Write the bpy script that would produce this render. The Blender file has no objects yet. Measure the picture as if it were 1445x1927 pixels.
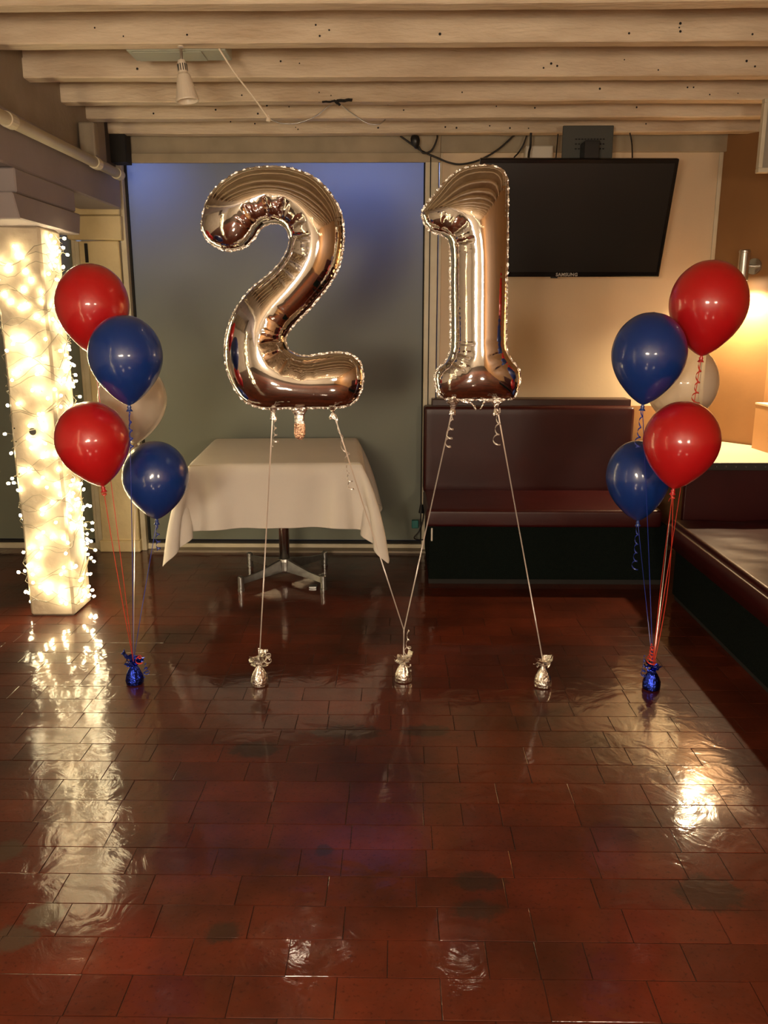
import bpy, bmesh, math, random
import numpy as np
from mathutils import Vector, Matrix, noise
from mathutils.geometry import delaunay_2d_cdt
R = math.radians
rnd = random.Random(21)
S = bpy.context.scene
COL = S.collection
# ------------------------------------------------------------------ camera
PITCH, YAW, F, CH = R(13.1), R(0.85), 1558.0, 1.5
cam = bpy.data.cameras.new('camera'); camo = bpy.data.objects.new('camera', cam); COL.objects.link(camo)
cam.sensor_fit = 'VERTICAL'; cam.sensor_height = 36.0; cam.lens = 36.0*F/1927.0
camo.location = (0, 0, CH); camo.rotation_euler = (R(90)-PITCH, 0, YAW)
cam.clip_start = .02; cam.clip_end = 100
S.camera = camo
# ------------------------------------------------------------------ world, exposure
w = bpy.data.worlds.new('world'); S.world = w; w.use_nodes = True
w.node_tree.nodes['Background'].inputs[0].default_value = (0.02, 0.03, 0.08, 1)
w.node_tree.nodes['Background'].inputs[1].default_value = 0.2
S.view_settings.view_transform = 'Standard'; S.view_settings.look = 'None'
S.view_settings.gamma = 1; S.view_settings.use_curve_mapping = False
S.view_settings.exposure = -0.06
WARM = (1.0, 0.81, 0.60)
# unseen pendants added for low front light (built later): x, y, z, power
LAMPS = [(-.60, -.6, 1.62, 185), (1.15, -1.1, 1.62, 150), (-1.0, -2.4, 1.60, 190)]
SCONCE_W = 32.0
BULB_E = 52.0
def lamp_light(name, kind, loc, power, color, **kw):
    l = bpy.data.lights.new(name, kind); l.energy = power; l.color = color
    for k, v in kw.items(): setattr(l, k, v)
    o = bpy.data.objects.new(name, l); COL.objects.link(o); o.location = loc
    return o
# dusk daylight outside the screened window
for dx_, dp_, dw_ in ((-1.62, 15, .5), (-.25, 19, .9)):
    dusk = lamp_light('dusk_sky_light', 'AREA', (dx_, 5.68, 2.44), dp_, (.30, .44, 1.0), shape='RECTANGLE', size=dw_, size_y=.12)
    dusk.rotation_euler = (R(-40), 0, 0)

# ------------------------------------------------------------------ pixel -> point helper (survey of the photograph)
def ray(px, py):
    x = (px-722.5)/F; yd = (py-963.5)/F
    c, s = math.cos(PITCH), math.sin(PITCH)
    Y = c - s*yd; Z = -(s + c*yd)
    cy, sy = math.cos(YAW), math.sin(YAW)
    return Vector((x*cy - Y*sy, x*sy + Y*cy, Z))
def P(px, py, Y):
    d = ray(px, py); return Vector((0, 0, CH)) + d*(Y/d.y)
def PZ(px, py, z):
    d = ray(px, py); return Vector((0, 0, CH)) + d*((z-CH)/d.z)
def ppm(p):   # pixels per metre at point
    c, s = math.cos(PITCH), math.sin(PITCH)
    return F/(p[1]*c + (CH-p[2])*s)

# ------------------------------------------------------------------ materials
def nt(name):
    m = bpy.data.materials.new(name); m.use_nodes = True
    return m, m.node_tree.nodes, m.node_tree.links, m.node_tree.nodes['Principled BSDF']
def setp(b, **kw):
    for k, v in kw.items():
        n = k.replace('_', ' ')
        if n in b.inputs: b.inputs[n].default_value = v
def col4(c): return (c[0], c[1], c[2], 1)
def mat(name, c1, c2=None, rough=.5, metal=0, scale=8, bump=0, bscale=40, coat=0, coat_rough=.05, spec=.5, stretch=(1,1,1), world=True, rvar=0):
    m, N, L, b = nt(name)
    setp(b, Base_Color=col4(c1), Roughness=rough, Metallic=metal)
    b.inputs['Coat Weight'].default_value = coat; b.inputs['Coat Roughness'].default_value = coat_rough
    b.inputs['Specular IOR Level'].default_value = spec
    geo = N.new('ShaderNodeNewGeometry') if world else N.new('ShaderNodeTexCoord')
    mp = N.new('ShaderNodeMapping'); mp.inputs['Scale'].default_value = stretch
    L.new(geo.outputs['Position' if world else 'Object'], mp.inputs['Vector'])
    if c2 is not None:
        n = N.new('ShaderNodeTexNoise'); n.inputs['Scale'].default_value = scale; n.inputs['Detail'].default_value = 6
        L.new(mp.outputs[0], n.inputs['Vector'])
        r = N.new('ShaderNodeValToRGB'); r.color_ramp.elements[0].position = .35; r.color_ramp.elements[1].position = .68
        r.color_ramp.elements[0].color = col4(c1); r.color_ramp.elements[1].color = col4(c2)
        L.new(n.outputs['Fac'], r.inputs[0]); L.new(r.outputs[0], b.inputs['Base Color'])
        if rvar:
            mr = N.new('ShaderNodeMapRange'); mr.inputs['To Min'].default_value = max(0, rough-rvar); mr.inputs['To Max'].default_value = rough+rvar
            L.new(n.outputs['Fac'], mr.inputs['Value']); L.new(mr.outputs[0], b.inputs['Roughness'])
    if bump:
        n2 = N.new('ShaderNodeTexNoise'); n2.inputs['Scale'].default_value = bscale; n2.inputs['Detail'].default_value = 5
        L.new(mp.outputs[0], n2.inputs['Vector'])
        bp = N.new('ShaderNodeBump'); bp.inputs['Strength'].default_value = bump; bp.inputs['Distance'].default_value = .01
        L.new(n2.outputs['Fac'], bp.inputs['Height']); L.new(bp.outputs[0], b.inputs['Normal'])
    return m
def emis(name, c, e):
    m, N, L, b = nt(name)
    setp(b, Base_Color=col4(c)); b.inputs['Emission Color'].default_value = col4(c); b.inputs['Emission Strength'].default_value = e
    return m

M = {}
M['cream_wood'] = mat('cream_painted_timber', (.74,.62,.46), (.54,.42,.29), .6, scale=5, bump=.6, bscale=34, stretch=(.5,2,2))
M['ceiling'] = mat('ceiling_paint', (.50,.41,.30), (.40,.32,.23), .7, scale=4)
M['header'] = mat('header_paint', (.40,.33,.23), (.30,.25,.17), .6, scale=5)
M['mauve'] = mat('bluish_light_mauve', (.33,.285,.285), (.28,.245,.245), .6, scale=3, bump=.1)  # bluish light on the timber is put into this base colour
M['plate'] = mat('wall_plate_paint', (.34,.28,.21), (.26,.21,.15), .6, scale=4, bump=.2)
M['cream_wall'] = mat('cream_wall_paint', (.68,.55,.38), (.63,.50,.34), .55, scale=2, bump=.06, bscale=60)
M['cream_trim'] = mat('cream_gloss_trim', (.66,.60,.46), (.56,.50,.36), .4, scale=6, bump=.1)
M['yellow_post'] = mat('yellowed_cream_post_paint', (.74,.62,.36), (.62,.50,.28), .5, scale=5, bump=.25, bscale=25)
M['post'] = mat('white_painted_rough_post', (.60,.52,.39), (.46,.38,.27), .6, scale=7, bump=.5, bscale=25)
M['brown_wall'] = mat('brown_wall_paint', (.30,.15,.055), (.25,.125,.045), .6, scale=2, bump=.05)
M['tan'] = mat('tan_panel', (.50,.28,.12), (.44,.24,.10), .55, scale=3)
M['room'] = mat('far_room_wall', (.50,.43,.34), (.42,.35,.27), .7, scale=2)
M['maroon'] = mat('maroon_vinyl', (.034,.0036,.004), (.043,.005,.005), .36, scale=6, bump=.12, bscale=8, coat=.0, spec=.36)
M['maroon_dark'] = mat('maroon_timber_rail', (.035,.007,.005), (.024,.005,.004), .4, scale=5)
M['carpet'] = mat('dark_green_carpet', (.003,.006,.005), (.010,.015,.0125), .95, scale=220, bump=.8, bscale=300, spec=.1)
M['black'] = mat('black_plastic', (.010,.010,.011), None, .35)
M['dark'] = mat('matt_dark_gap', (.012,.010,.009), None, .8)
M['tvcase'] = mat('gloss_black_casing', (.006,.006,.006), None, .18)
M['screen'] = mat('dark_screen_glass', (.006,.006,.006), None, .33, spec=.6)
M['logo'] = mat('grey_logo_print', (.42,.40,.38), None, .4)
M['steel'] = mat('brushed_steel', (.50,.48,.45), (.62,.60,.57), .3, metal=1, scale=60, stretch=(1,1,12))
M['chrome'] = mat('polished_chrome', (.88,.87,.85), None, .24, metal=1)
M['cast'] = mat('grey_cast_aluminium', (.36,.36,.35), (.28,.28,.27), .3, metal=.9, scale=30)
M['white'] = mat('white_enamel', (.72,.64,.52), None, .35)
M['greybox'] = mat('grey_green_housing', (.40,.42,.34), None, .5)
M['white_plastic'] = mat('white_plastic', (.66,.62,.54), None, .45)
M['teal'] = mat('teal_plastic', (.01,.16,.15), None, .4)
M['cable'] = mat('black_cable_rubber', (.012,.010,.009), None, .5)
M['pale_cable'] = mat('pale_cable', (.80,.70,.56), None, .5)
M['green_wire'] = mat('clear_fairy_wire', (.30,.27,.20), None, .3)
M['red_rib'] = mat('red_ribbon', (.62,.05,.03), None, .3)
M['blue_rib'] = mat('blue_ribbon', (.02,.04,.30), None, .3)
M['silver_rib'] = mat('silver_ribbon', (.75,.70,.64), None, .28, metal=.6)
M['bulb'] = emis('warm_white_bulb', (1.0, .80, .46), BULB_E)
M['cloth'] = mat('white_cotton_cloth', (.76,.72,.66), (.73,.69,.63), .85, scale=3, bump=.15, bscale=300, spec=.15)
M['bench_edge'] = mat('black_studded_edging', (.03,.026,.022), None, .45)
M['joint'] = mat('dark_grout', (.012,.006,.004), (.035,.014,.008), .5, scale=9, bump=.4, bscale=80, coat=.15, coat_rough=.2, spec=.2)

def latex(name, c, rough=.22, trans=0):
    m, N, L, b = nt(name)
    setp(b, Base_Color=col4(c), Roughness=.38)
    b.inputs['Coat Weight'].default_value = .9; b.inputs['Coat Roughness'].default_value = .11
    b.inputs['Subsurface Weight'].default_value = .25 if not trans else 0
    b.inputs['Subsurface Radius'].default_value = (c[0]+.05, c[1]+.02, c[2]+.02); b.inputs['Subsurface Scale'].default_value = .03
    if trans:
        t = N.new('ShaderNodeBsdfTransparent'); t.inputs[0].default_value = (1,.95,.88,1)
        mx = N.new('ShaderNodeMixShader'); mx.inputs[0].default_value = trans
        L.new(b.outputs[0], mx.inputs[1]); L.new(t.outputs[0], mx.inputs[2]); L.new(mx.outputs[0], N['Material Output'].inputs[0])
    return m
M['red_latex'] = latex('red_latex', (.52,.008,.011))
M['blue_latex'] = latex('blue_latex', (.003,.035,.22))
M['pearl_latex'] = latex('pearl_latex', (.70,.62,.50), trans=.28)

def foil(name, c, rough, bump, bscale, dist=.004):
    m, N, L, b = nt(name)
    setp(b, Base_Color=col4(c), Roughness=rough, Metallic=1.0)
    tc = N.new('ShaderNodeTexCoord')
    n2 = N.new('ShaderNodeTexNoise'); n2.inputs['Scale'].default_value = bscale; n2.inputs['Detail'].default_value = 3
    L.new(tc.outputs['Object'], n2.inputs['Vector'])
    bp = N.new('ShaderNodeBump'); bp.inputs['Strength'].default_value = bump; bp.inputs['Distance'].default_value = dist
    L.new(n2.outputs['Fac'], bp.inputs['Height']); L.new(bp.outputs[0], b.inputs['Normal'])
    return m
M['foil'] = foil('silver_mirror_foil', (.90,.885,.86), .06, .12, 14)
M['foil_crinkle'] = foil('crinkled_silver_foil', (.88,.85,.80), .24, .9, 120)
M['foil_blue'] = foil('crinkled_blue_foil', (.03,.06,.55), .18, .9, 120)
M['foil_copper'] = foil('rose_foil_valve', (.85,.55,.38), .25, 1.0, 200)

# translucent screen of the window
m, N, L, b = nt('frosted_grey_screen')
setp(b, Base_Color=(.28,.305,.22,1), Roughness=.5)
tr = N.new('ShaderNodeBsdfTranslucent'); tr.inputs[0].default_value = (.42,.46,.55,1)
mx = N.new('ShaderNodeMixShader'); mx.inputs[0].default_value = .35
L.new(b.outputs[0], mx.inputs[1]); L.new(tr.outputs[0], mx.inputs[2]); L.new(mx.outputs[0], N['Material Output'].inputs[0])
M['screen_blind'] = m

# varnished quarry brick floor
def brick_material():
    m, N, L, b = nt('varnished_red_brick')
    geo = N.new('ShaderNodeNewGeometry'); oi = N.new('ShaderNodeObjectInfo')
    n = N.new('ShaderNodeTexNoise'); n.inputs['Scale'].default_value = 2.2; n.inputs['Detail'].default_value = 8; n.inputs['Roughness'].default_value = .6
    L.new(geo.outputs['Position'], n.inputs['Vector'])
    r = N.new('ShaderNodeValToRGB'); e = r.color_ramp.elements
    e[0].position = .3; e[0].color = (.030,.0068,.0036,1); e[1].position = .72; e[1].color = (.128,.0225,.0085,1)
    L.new(n.outputs['Fac'], r.inputs[0])
    hv = N.new('ShaderNodeHueSaturation'); L.new(r.outputs[0], hv.inputs['Color'])
    mr = N.new('ShaderNodeMapRange'); mr.inputs['To Min'].default_value = .8; mr.inputs['To Max'].default_value = 1.15
    L.new(oi.outputs['Random'], mr.inputs['Value']); L.new(mr.outputs[0], hv.inputs['Value'])
    # speckle
    n3 = N.new('ShaderNodeTexNoise'); n3.inputs['Scale'].default_value = 90; n3.inputs['Detail'].default_value = 4
    L.new(geo.outputs['Position'], n3.inputs['Vector'])
    r3 = N.new('ShaderNodeValToRGB'); r3.color_ramp.elements[0].position = .30; r3.color_ramp.elements[1].position = .42
    r3.color_ramp.elements[0].color = (.35,.35,.35,1); r3.color_ramp.elements[1].color = (1,1,1,1)
    L.new(n3.outputs['Fac'], r3.inputs[0])
    mu = N.new('ShaderNodeMix'); mu.data_type = 'RGBA'; mu.blend_type = 'MULTIPLY'; mu.inputs[0].default_value = .6
    L.new(hv.outputs[0], mu.inputs[6]); L.new(r3.outputs[0], mu.inputs[7])
    last = mu.outputs[2]
    # worn dark stains, each with its own place and size: (px, py of the survey, half-length, half-width)
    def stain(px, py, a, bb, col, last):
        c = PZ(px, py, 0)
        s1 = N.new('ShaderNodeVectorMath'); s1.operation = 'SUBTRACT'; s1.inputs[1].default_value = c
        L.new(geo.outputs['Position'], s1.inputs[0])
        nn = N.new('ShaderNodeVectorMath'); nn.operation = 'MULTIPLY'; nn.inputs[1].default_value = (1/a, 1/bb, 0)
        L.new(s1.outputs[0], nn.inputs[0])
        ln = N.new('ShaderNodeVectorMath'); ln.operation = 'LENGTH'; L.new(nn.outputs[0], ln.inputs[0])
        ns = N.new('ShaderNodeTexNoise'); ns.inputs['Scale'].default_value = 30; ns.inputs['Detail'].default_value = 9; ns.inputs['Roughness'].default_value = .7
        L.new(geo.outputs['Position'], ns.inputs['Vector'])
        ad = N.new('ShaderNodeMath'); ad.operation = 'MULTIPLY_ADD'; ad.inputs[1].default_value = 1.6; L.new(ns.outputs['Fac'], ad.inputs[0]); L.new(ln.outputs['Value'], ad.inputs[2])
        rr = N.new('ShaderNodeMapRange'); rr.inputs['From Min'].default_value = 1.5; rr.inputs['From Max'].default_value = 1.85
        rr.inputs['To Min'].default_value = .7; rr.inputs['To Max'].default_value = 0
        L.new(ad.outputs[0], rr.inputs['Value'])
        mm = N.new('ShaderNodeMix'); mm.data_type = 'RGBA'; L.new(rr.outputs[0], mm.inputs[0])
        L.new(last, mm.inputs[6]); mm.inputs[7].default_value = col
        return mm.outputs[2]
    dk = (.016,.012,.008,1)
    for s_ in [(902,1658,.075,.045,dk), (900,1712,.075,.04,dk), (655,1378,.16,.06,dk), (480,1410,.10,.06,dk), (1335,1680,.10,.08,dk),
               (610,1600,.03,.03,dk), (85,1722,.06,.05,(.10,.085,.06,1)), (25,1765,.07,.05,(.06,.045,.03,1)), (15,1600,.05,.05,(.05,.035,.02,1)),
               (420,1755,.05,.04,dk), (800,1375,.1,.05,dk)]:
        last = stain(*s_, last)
    L.new(last, b.inputs['Base Color'])
    b.inputs['Roughness'].default_value = .42; b.inputs['Specular IOR Level'].default_value = .08
    b.inputs['Coat Weight'].default_value = .85; b.inputs['Coat IOR'].default_value = 1.55
    nr = N.new('ShaderNodeTexNoise'); nr.inputs['Scale'].default_value = 1.3; nr.inputs['Detail'].default_value = 5
    L.new(geo.outputs['Position'], nr.inputs['Vector'])
    mr2 = N.new('ShaderNodeMapRange'); mr2.inputs['From Min'].default_value = .3; mr2.inputs['From Max'].default_value = .7
    mr2.inputs['To Min'].default_value = .03; mr2.inputs['To Max'].default_value = .13
    L.new(nr.outputs['Fac'], mr2.inputs['Value']); L.new(mr2.outputs[0], b.inputs['Coat Roughness'])
    # brushed-on varnish: broad ripples and fine scratches
    n4 = N.new('ShaderNodeTexNoise'); n4.inputs['Scale'].default_value = 9; n4.inputs['Detail'].default_value = 5; n4.inputs['Distortion'].default_value = 1.0
    L.new(geo.outputs['Position'], n4.inputs['Vector'])
    bp = N.new('ShaderNodeBump'); bp.inputs['Strength'].default_value = .19; bp.inputs['Distance'].default_value = .010
    L.new(n4.outputs['Fac'], bp.inputs['Height'])
    n5 = N.new('ShaderNodeTexNoise'); n5.inputs['Scale'].default_value = 120; n5.inputs['Detail'].default_value = 3
    L.new(geo.outputs['Position'], n5.inputs['Vector'])
    bp2 = N.new('ShaderNodeBump'); bp2.inputs['Strength'].default_value = .10; bp2.inputs['Distance'].default_value = .002
    L.new(n5.outputs['Fac'], bp2.inputs['Height']); L.new(bp.outputs[0], bp2.inputs['Normal'])
    L.new(bp2.outputs[0], b.inputs['Normal']); L.new(bp.outputs[0], b.inputs['Coat Normal'])
    return m
M['brick'] = brick_material()

# ------------------------------------------------------------------ object helpers
def link(name, me, m=None, parent=None, loc=None, smooth=False):
    o = bpy.data.objects.new(name, me); COL.objects.link(o)
    if m is not None: me.materials.append(m)
    if parent is not None: o.parent = parent
    if loc is not None: o.location = loc
    if smooth:
        for p in me.polygons: p.use_smooth = True
    return o
def obj(name, bm, m, parent=None, loc=None, smooth=False):
    me = bpy.data.meshes.new(name); bmesh.ops.recalc_face_normals(bm, faces=bm.faces[:]); bm.to_mesh(me); bm.free()
    return link(name, me, m, parent, loc, smooth)
def empty(name, loc=(0,0,0), rz=0):
    o = bpy.data.objects.new(name, None); COL.objects.link(o); o.location = loc; o.rotation_euler = (0,0,rz)
    o.empty_display_size = .05; return o
def tag(o, label, cat, group=None, kind=None):
    if label: o['label'] = label
    if cat: o['category'] = cat
    if group: o['group'] = group
    if kind: o['kind'] = kind
    return o
def struct(o, label, cat):
    o['kind'] = 'structure'; o['label'] = label; o['category'] = cat; return o
def box(bm, x0, x1, y0, y1, z0, z1, bevel=0, segs=2):
    r = bmesh.ops.create_cube(bm, size=1)
    vs = r['verts']
    for v in vs:
        v.co = Vector(((x0+x1)/2+v.co.x*(x1-x0), (y0+y1)/2+v.co.y*(y1-y0), (z0+z1)/2+v.co.z*(z1-z0)))
    if bevel:
        es = list({e for v in vs for e in v.link_edges})
        bmesh.ops.bevel(bm, geom=es, offset=bevel, segments=segs, affect='EDGES', profile=.5)
def boxobj(name, x0, x1, y0, y1, z0, z1, m, parent=None, bevel=0, segs=2, smooth=False):
    bm = bmesh.new(); box(bm, x0, x1, y0, y1, z0, z1, bevel, segs)
    return obj(name, bm, m, parent, smooth=smooth)
def cuts(bm, axis, a, b_, n):
    no = [0,0,0]; no[axis] = 1
    for i in range(1, n):
        co = [0,0,0]; co[axis] = a+(b_-a)*i/n
        bmesh.ops.bisect_plane(bm, geom=bm.verts[:]+bm.edges[:]+bm.faces[:], plane_co=co, plane_no=no)
def rough_verts(bm, amp, freq, seed=0):
    for v in bm.verts:
        q = v.co*freq + Vector((seed, seed*.7, seed*.3))
        v.co += Vector(noise.noise_vector(q))*amp
def cyl(bm, p0, p1, r0, r1=None, n=16, caps=True):
    p0, p1 = Vector(p0), Vector(p1); d = p1-p0
    r1 = r0 if r1 is None else r1
    q = d.to_track_quat('Z', 'Y').to_matrix().to_4x4()
    bmesh.ops.create_cone(bm, cap_ends=caps, segments=n, radius1=r0, radius2=r1, depth=d.length, matrix=Matrix.Translation((p0+p1)/2) @ q)
def lathe(bm, prof, n=32, mtx=None):
    rings = []
    for r, z in prof:
        if r < 1e-6: rings.append([bm.verts.new((0,0,z))])
        else: rings.append([bm.verts.new((r*math.cos(2*math.pi*i/n), r*math.sin(2*math.pi*i/n), z)) for i in range(n)])
    for a, c in zip(rings[:-1], rings[1:]):
        for i in range(n):
            j = (i+1) % n
            if len(a) == 1 and len(c) == 1: continue
            if len(a) == 1: bm.faces.new((a[0], c[i], c[j]))
            elif len(c) == 1: bm.faces.new((a[i], c[0], a[j]))
            else: bm.faces.new((a[i], c[i], c[j], a[j]))
    if mtx is not None:
        for r in rings:
            for v in r: v.co = mtx @ v.co
def catmull(pts, n=8, closed=False):
    pts = [Vector(p) for p in pts]; out = []; L_ = len(pts)
    rng = range(L_) if closed else range(L_-1)
    for i in rng:
        g = lambda k: pts[k % L_] if closed else pts[max(0, min(L_-1, k))]
        p0, p1, p2, p3 = g(i-1), g(i), g(i+1), g(i+2)
        for j in range(n):
            t = j/n
            out.append(.5*((2*p1)+(p2-p0)*t+(2*p0-5*p1+4*p2-p3)*t*t+(3*p1-p0-3*p2+p3)*t**3))
    if not closed: out.append(pts[-1])
    return out
def tube(bm, pts, r, n=8):
    pts = [Vector(p) for p in pts]; prev = None; up = Vector((.13,.22,.97))
    rings = []
    for i, p in enumerate(pts):
        t = (pts[min(i+1, len(pts)-1)]-pts[max(i-1, 0)]).normalized()
        a = t.cross(up)
        if a.length < .05: a = t.cross(Vector((1,0,0)))
        a.normalize()
        if prev is not None and a.dot(prev) < 0: a = -a
        prev = a; b_ = t.cross(a)
        rings.append([bm.verts.new(p+(a*math.cos(2*math.pi*k/n)+b_*math.sin(2*math.pi*k/n))*r) for k in range(n)])
    for a, c in zip(rings[:-1], rings[1:]):
        for k in range(n): bm.faces.new((a[k], a[(k+1)%n], c[(k+1)%n], c[k]))
    bm.faces.new(rings[0][::-1]); bm.faces.new(rings[-1])
def tape(bm, pts, nrm, wd, th=.0006):
    """flat ribbon: centre line pts, per-point surface normals, width wd"""
    rings = []
    for i, p in enumerate(pts):
        t = (pts[min(i+1, len(pts)-1)]-pts[max(i-1, 0)]).normalized()
        n_ = nrm[i].normalized(); s = t.cross(n_)
        if s.length < 1e-4: s = Vector((1,0,0))
        s = s.normalized()*wd/2; n2 = n_*th/2
        rings.append([bm.verts.new(p+s+n2), bm.verts.new(p-s+n2), bm.verts.new(p-s-n2), bm.verts.new(p+s-n2)])
    for a, c in zip(rings[:-1], rings[1:]):
        for k in range(4): bm.faces.new((a[k], a[(k+1)%4], c[(k+1)%4], c[k]))
    bm.faces.new(rings[0][::-1]); bm.faces.new(rings[-1])
def straight_ribbon(bm, a, b_, wd=.005, sag=.0, twist=1.5):
    a, b_ = Vector(a), Vector(b_); pts, nr = [], []
    n = 24
    for i in range(n+1):
        t = i/n; p = a.lerp(b_, t); p.x += sag*math.sin(math.pi*t)
        pts.append(p); an = -math.pi/2+.5*math.sin(twist*math.pi*t)
        nr.append(Vector((math.cos(an), math.sin(an), 0)))
    tape(bm, pts, nr, wd)
def curl(bm, top, length, rad, turns, wd=.005, drift=(0,0), seed=0, lead=.02):
    """curled ribbon end hanging from top"""
    q = random.Random(seed); pts, nr = [], []
    n = int(turns*14)
    ph = q.uniform(0, 6)
    for i in range(n+1):
        t = i/n; an = ph+2*math.pi*turns*t**1.15
        rr = rad*(.25+.9*t)*(1+.25*math.sin(7*t+seed))
        p = Vector(top)+Vector((rr*math.cos(an)+drift[0]*t, rr*math.sin(an)+drift[1]*t, -length*t+rad*.5*math.sin(an*1.0)))
        if i == 0: p = Vector(top)
        pts.append(p); nr.append(Vector((math.cos(an), math.sin(an), .15)))
    tape(bm, pts, nr, wd)

# ================================================================== STRUCTURE
YB = 5.35          # back wall plane
ZC = 2.55          # underside of joists
XR = 2.20
# ---- floor
slab = boxobj('floor', -4.2, 3.2, -4.2, YB+.15, -.10, -.0016, M['joint'])
struct(slab, 'varnished dark red brick floor with worn patches', 'floor')
def brick_mesh(seed):
    bm = bmesh.new(); box(bm, -.1188, .1188, -.0588, .0588, -.02, 0)
    top = [e for e in bm.edges if all(v.co.z > -.001 for v in e.verts)]
    bmesh.ops.bevel(bm, geom=top, offset=.0005, segments=1, affect='EDGES')
    q = random.Random(seed)
    for v in bm.verts: v.co.x += q.uniform(-.0009,.0009); v.co.y += q.uniform(-.0009,.0009)
    me = bpy.data.meshes.new('brick'); bm.to_mesh(me); bm.free(); me.materials.append(M['brick'])
    return me
BM = [brick_mesh(i) for i in range(6)]
cells = []
row = 0; y = -1.0
q = random.Random(5)
while y < YB-.06:
    off = (.12 if row % 2 else 0)+q.uniform(-.012,.012)
    if row % 7 == 3: off += .08
    x = -4.1+off
    while x < 3.0:
        if q.random() < .13:
            cells.append((x-.06, y+.06, .5)); x += .12
        else:
            cells.append((x, y+.06, 1.)); x += .24
    y += .12; row += 1
def inview(x, y):
    if y < .8: return False
    c, s = math.cos(PITCH), math.sin(PITCH)
    f_ = y*c+CH*s; px = 722.5+F*(x+y*math.sin(YAW))/f_; py = 963.5+F*(CH*c-y*s)/f_
    return -60 < px < 1505 and py < 1980
vis = sorted([c for c in cells if inview(*c[:2]) and not (c[0] > 1.65 and c[1] > 2.1)], key=lambda c: c[1])
near = set(vis[:290])
for i, (x, y, ln_) in enumerate(sorted(near)):
    o = bpy.data.objects.new('brick', BM[i % 6]); COL.objects.link(o); o.parent = slab
    o.scale = (ln_*(1 if ln_ > .9 else .99), 1, 1)
    o.location = (x, y, q.uniform(-.0004,.0003)); o.rotation_euler = (q.uniform(-.0012,.0012), q.uniform(-.0009,.0009), q.uniform(-.004,.004))
bm = bmesh.new()
for (x, y, ln_) in cells:
    if (x, y, ln_) in near: continue
    dz = q.uniform(-.0003,.0002); a, b_ = (.1194 if ln_ > .9 else .0594), .0594; tx = q.uniform(-.0002,.0002)
    vs = [bm.verts.new((x+sx*a, y+sy*b_, dz+sx*tx)) for sx, sy in ((-1,-1),(1,-1),(1,1),(-1,1))]
    lo = [bm.verts.new((v.co.x, v.co.y, -.02)) for v in vs]
    bm.faces.new(vs)
    for k in range(4): bm.faces.new((vs[k], lo[k], lo[(k+1)%4], vs[(k+1)%4]))
fb = obj('brick_field', bm, M['brick'], slab); fb['kind'] = 'stuff'

# ---- ceiling with joists
ceil = boxobj('ceiling', -4.2, 3.2, -4.2, YB+.15, ZC+.13, ZC+.2, M['ceiling'])
struct(ceil, 'cream painted boarded ceiling above rough joists', 'ceiling')
JY = [5.16, 4.79, 4.44, 4.02, 3.55, 3.14]
yy = 3.14
while yy > -4: yy -= .41; JY.append(yy)
jn = 0
for jy in JY:
    bm = bmesh.new(); w_ = .075; sag = 0
    box(bm, -1.68, 3.1, jy, jy+w_, ZC, ZC+.082)
    if jy > 2.6:
        cuts(bm, 0, -1.68, 3.1, 70)
        es = [e for e in bm.edges if abs(e.verts[0].co.x-e.verts[1].co.x) > 1e-3 and all(v.co.z < ZC+.01 for v in e.verts)]
        bmesh.ops.bevel(bm, geom=es, offset=.005, segments=1, affect='EDGES')
        for v in bm.verts:
            c = v.co
            v.co.z += .004*noise.noise(Vector((c.x*2.2, jy*9, c.y*5)))+.0018*noise.noise(Vector((c.x*14, jy*9, c.y*40)))
            v.co.y += .004*noise.noise(Vector((c.x*1.8, jy*5+3, c.z*6)))
    box(bm, -1.68, 3.1, jy+.010, jy+w_-.008, ZC+.080, ZC+.131)
    j = obj('joist', bm, M['cream_wood'], ceil)
    if 3.1 < jy:
        bm = bmesh.new()
        for k in range(12):
            xx = rnd.uniform(-1.4, 2.1); zz = ZC+rnd.uniform(.02,.065)
            bmesh.ops.create_circle(bm, cap_ends=True, segments=7, radius=rnd.uniform(.003,.006), matrix=Matrix.Translation((xx, jy-.0042, zz)) @ Matrix.Rotation(R(90),4,'X'))
        obj('nail_hole', bm, M['dark'], j)['kind'] = 'stuff'
# ---- back wall
wb = empty('wall_back'); struct(wb, 'back wall behind the balloons', 'wall')
winL, winR = P(243, 452, YB).x, P(797, 600, YB).x
xF = P(824, 600, YB).x
XC = P(1361, 272, YB).x     # corner with the angled brown wall
boxobj('cream_wall_panel', xF, XC, YB, YB+.1, .96, 2.475, M['cream_wall'], wb)
boxobj('lower_wall_panel', xF, XC, YB, YB+.1, -.1, .96, M['brown_wall'], wb)
boxobj('wall_header', xF, XC+.5, YB-.02, YB+.1, 2.475, 2.7, M['header'], wb, .004)
boxobj('panel_joint_strip', xF-.004, xF+.014, YB-.012, YB, .96, 2.475, M['cream_trim'], wb, .003)
boxobj('window_header', -1.66, xF, YB-.035, YB+.1, 2.455, 2.70, M['header'], wb, .004)
boxobj('header_strip', -1.66, xF, YB-.055, YB-.035, 2.415, 2.47, M['header'], wb, .004)
boxobj('outer_wall', -4.2, -1.66, YB+.02, YB+.1, 2.2, 2.7, M['mauve'], wb)
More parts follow.
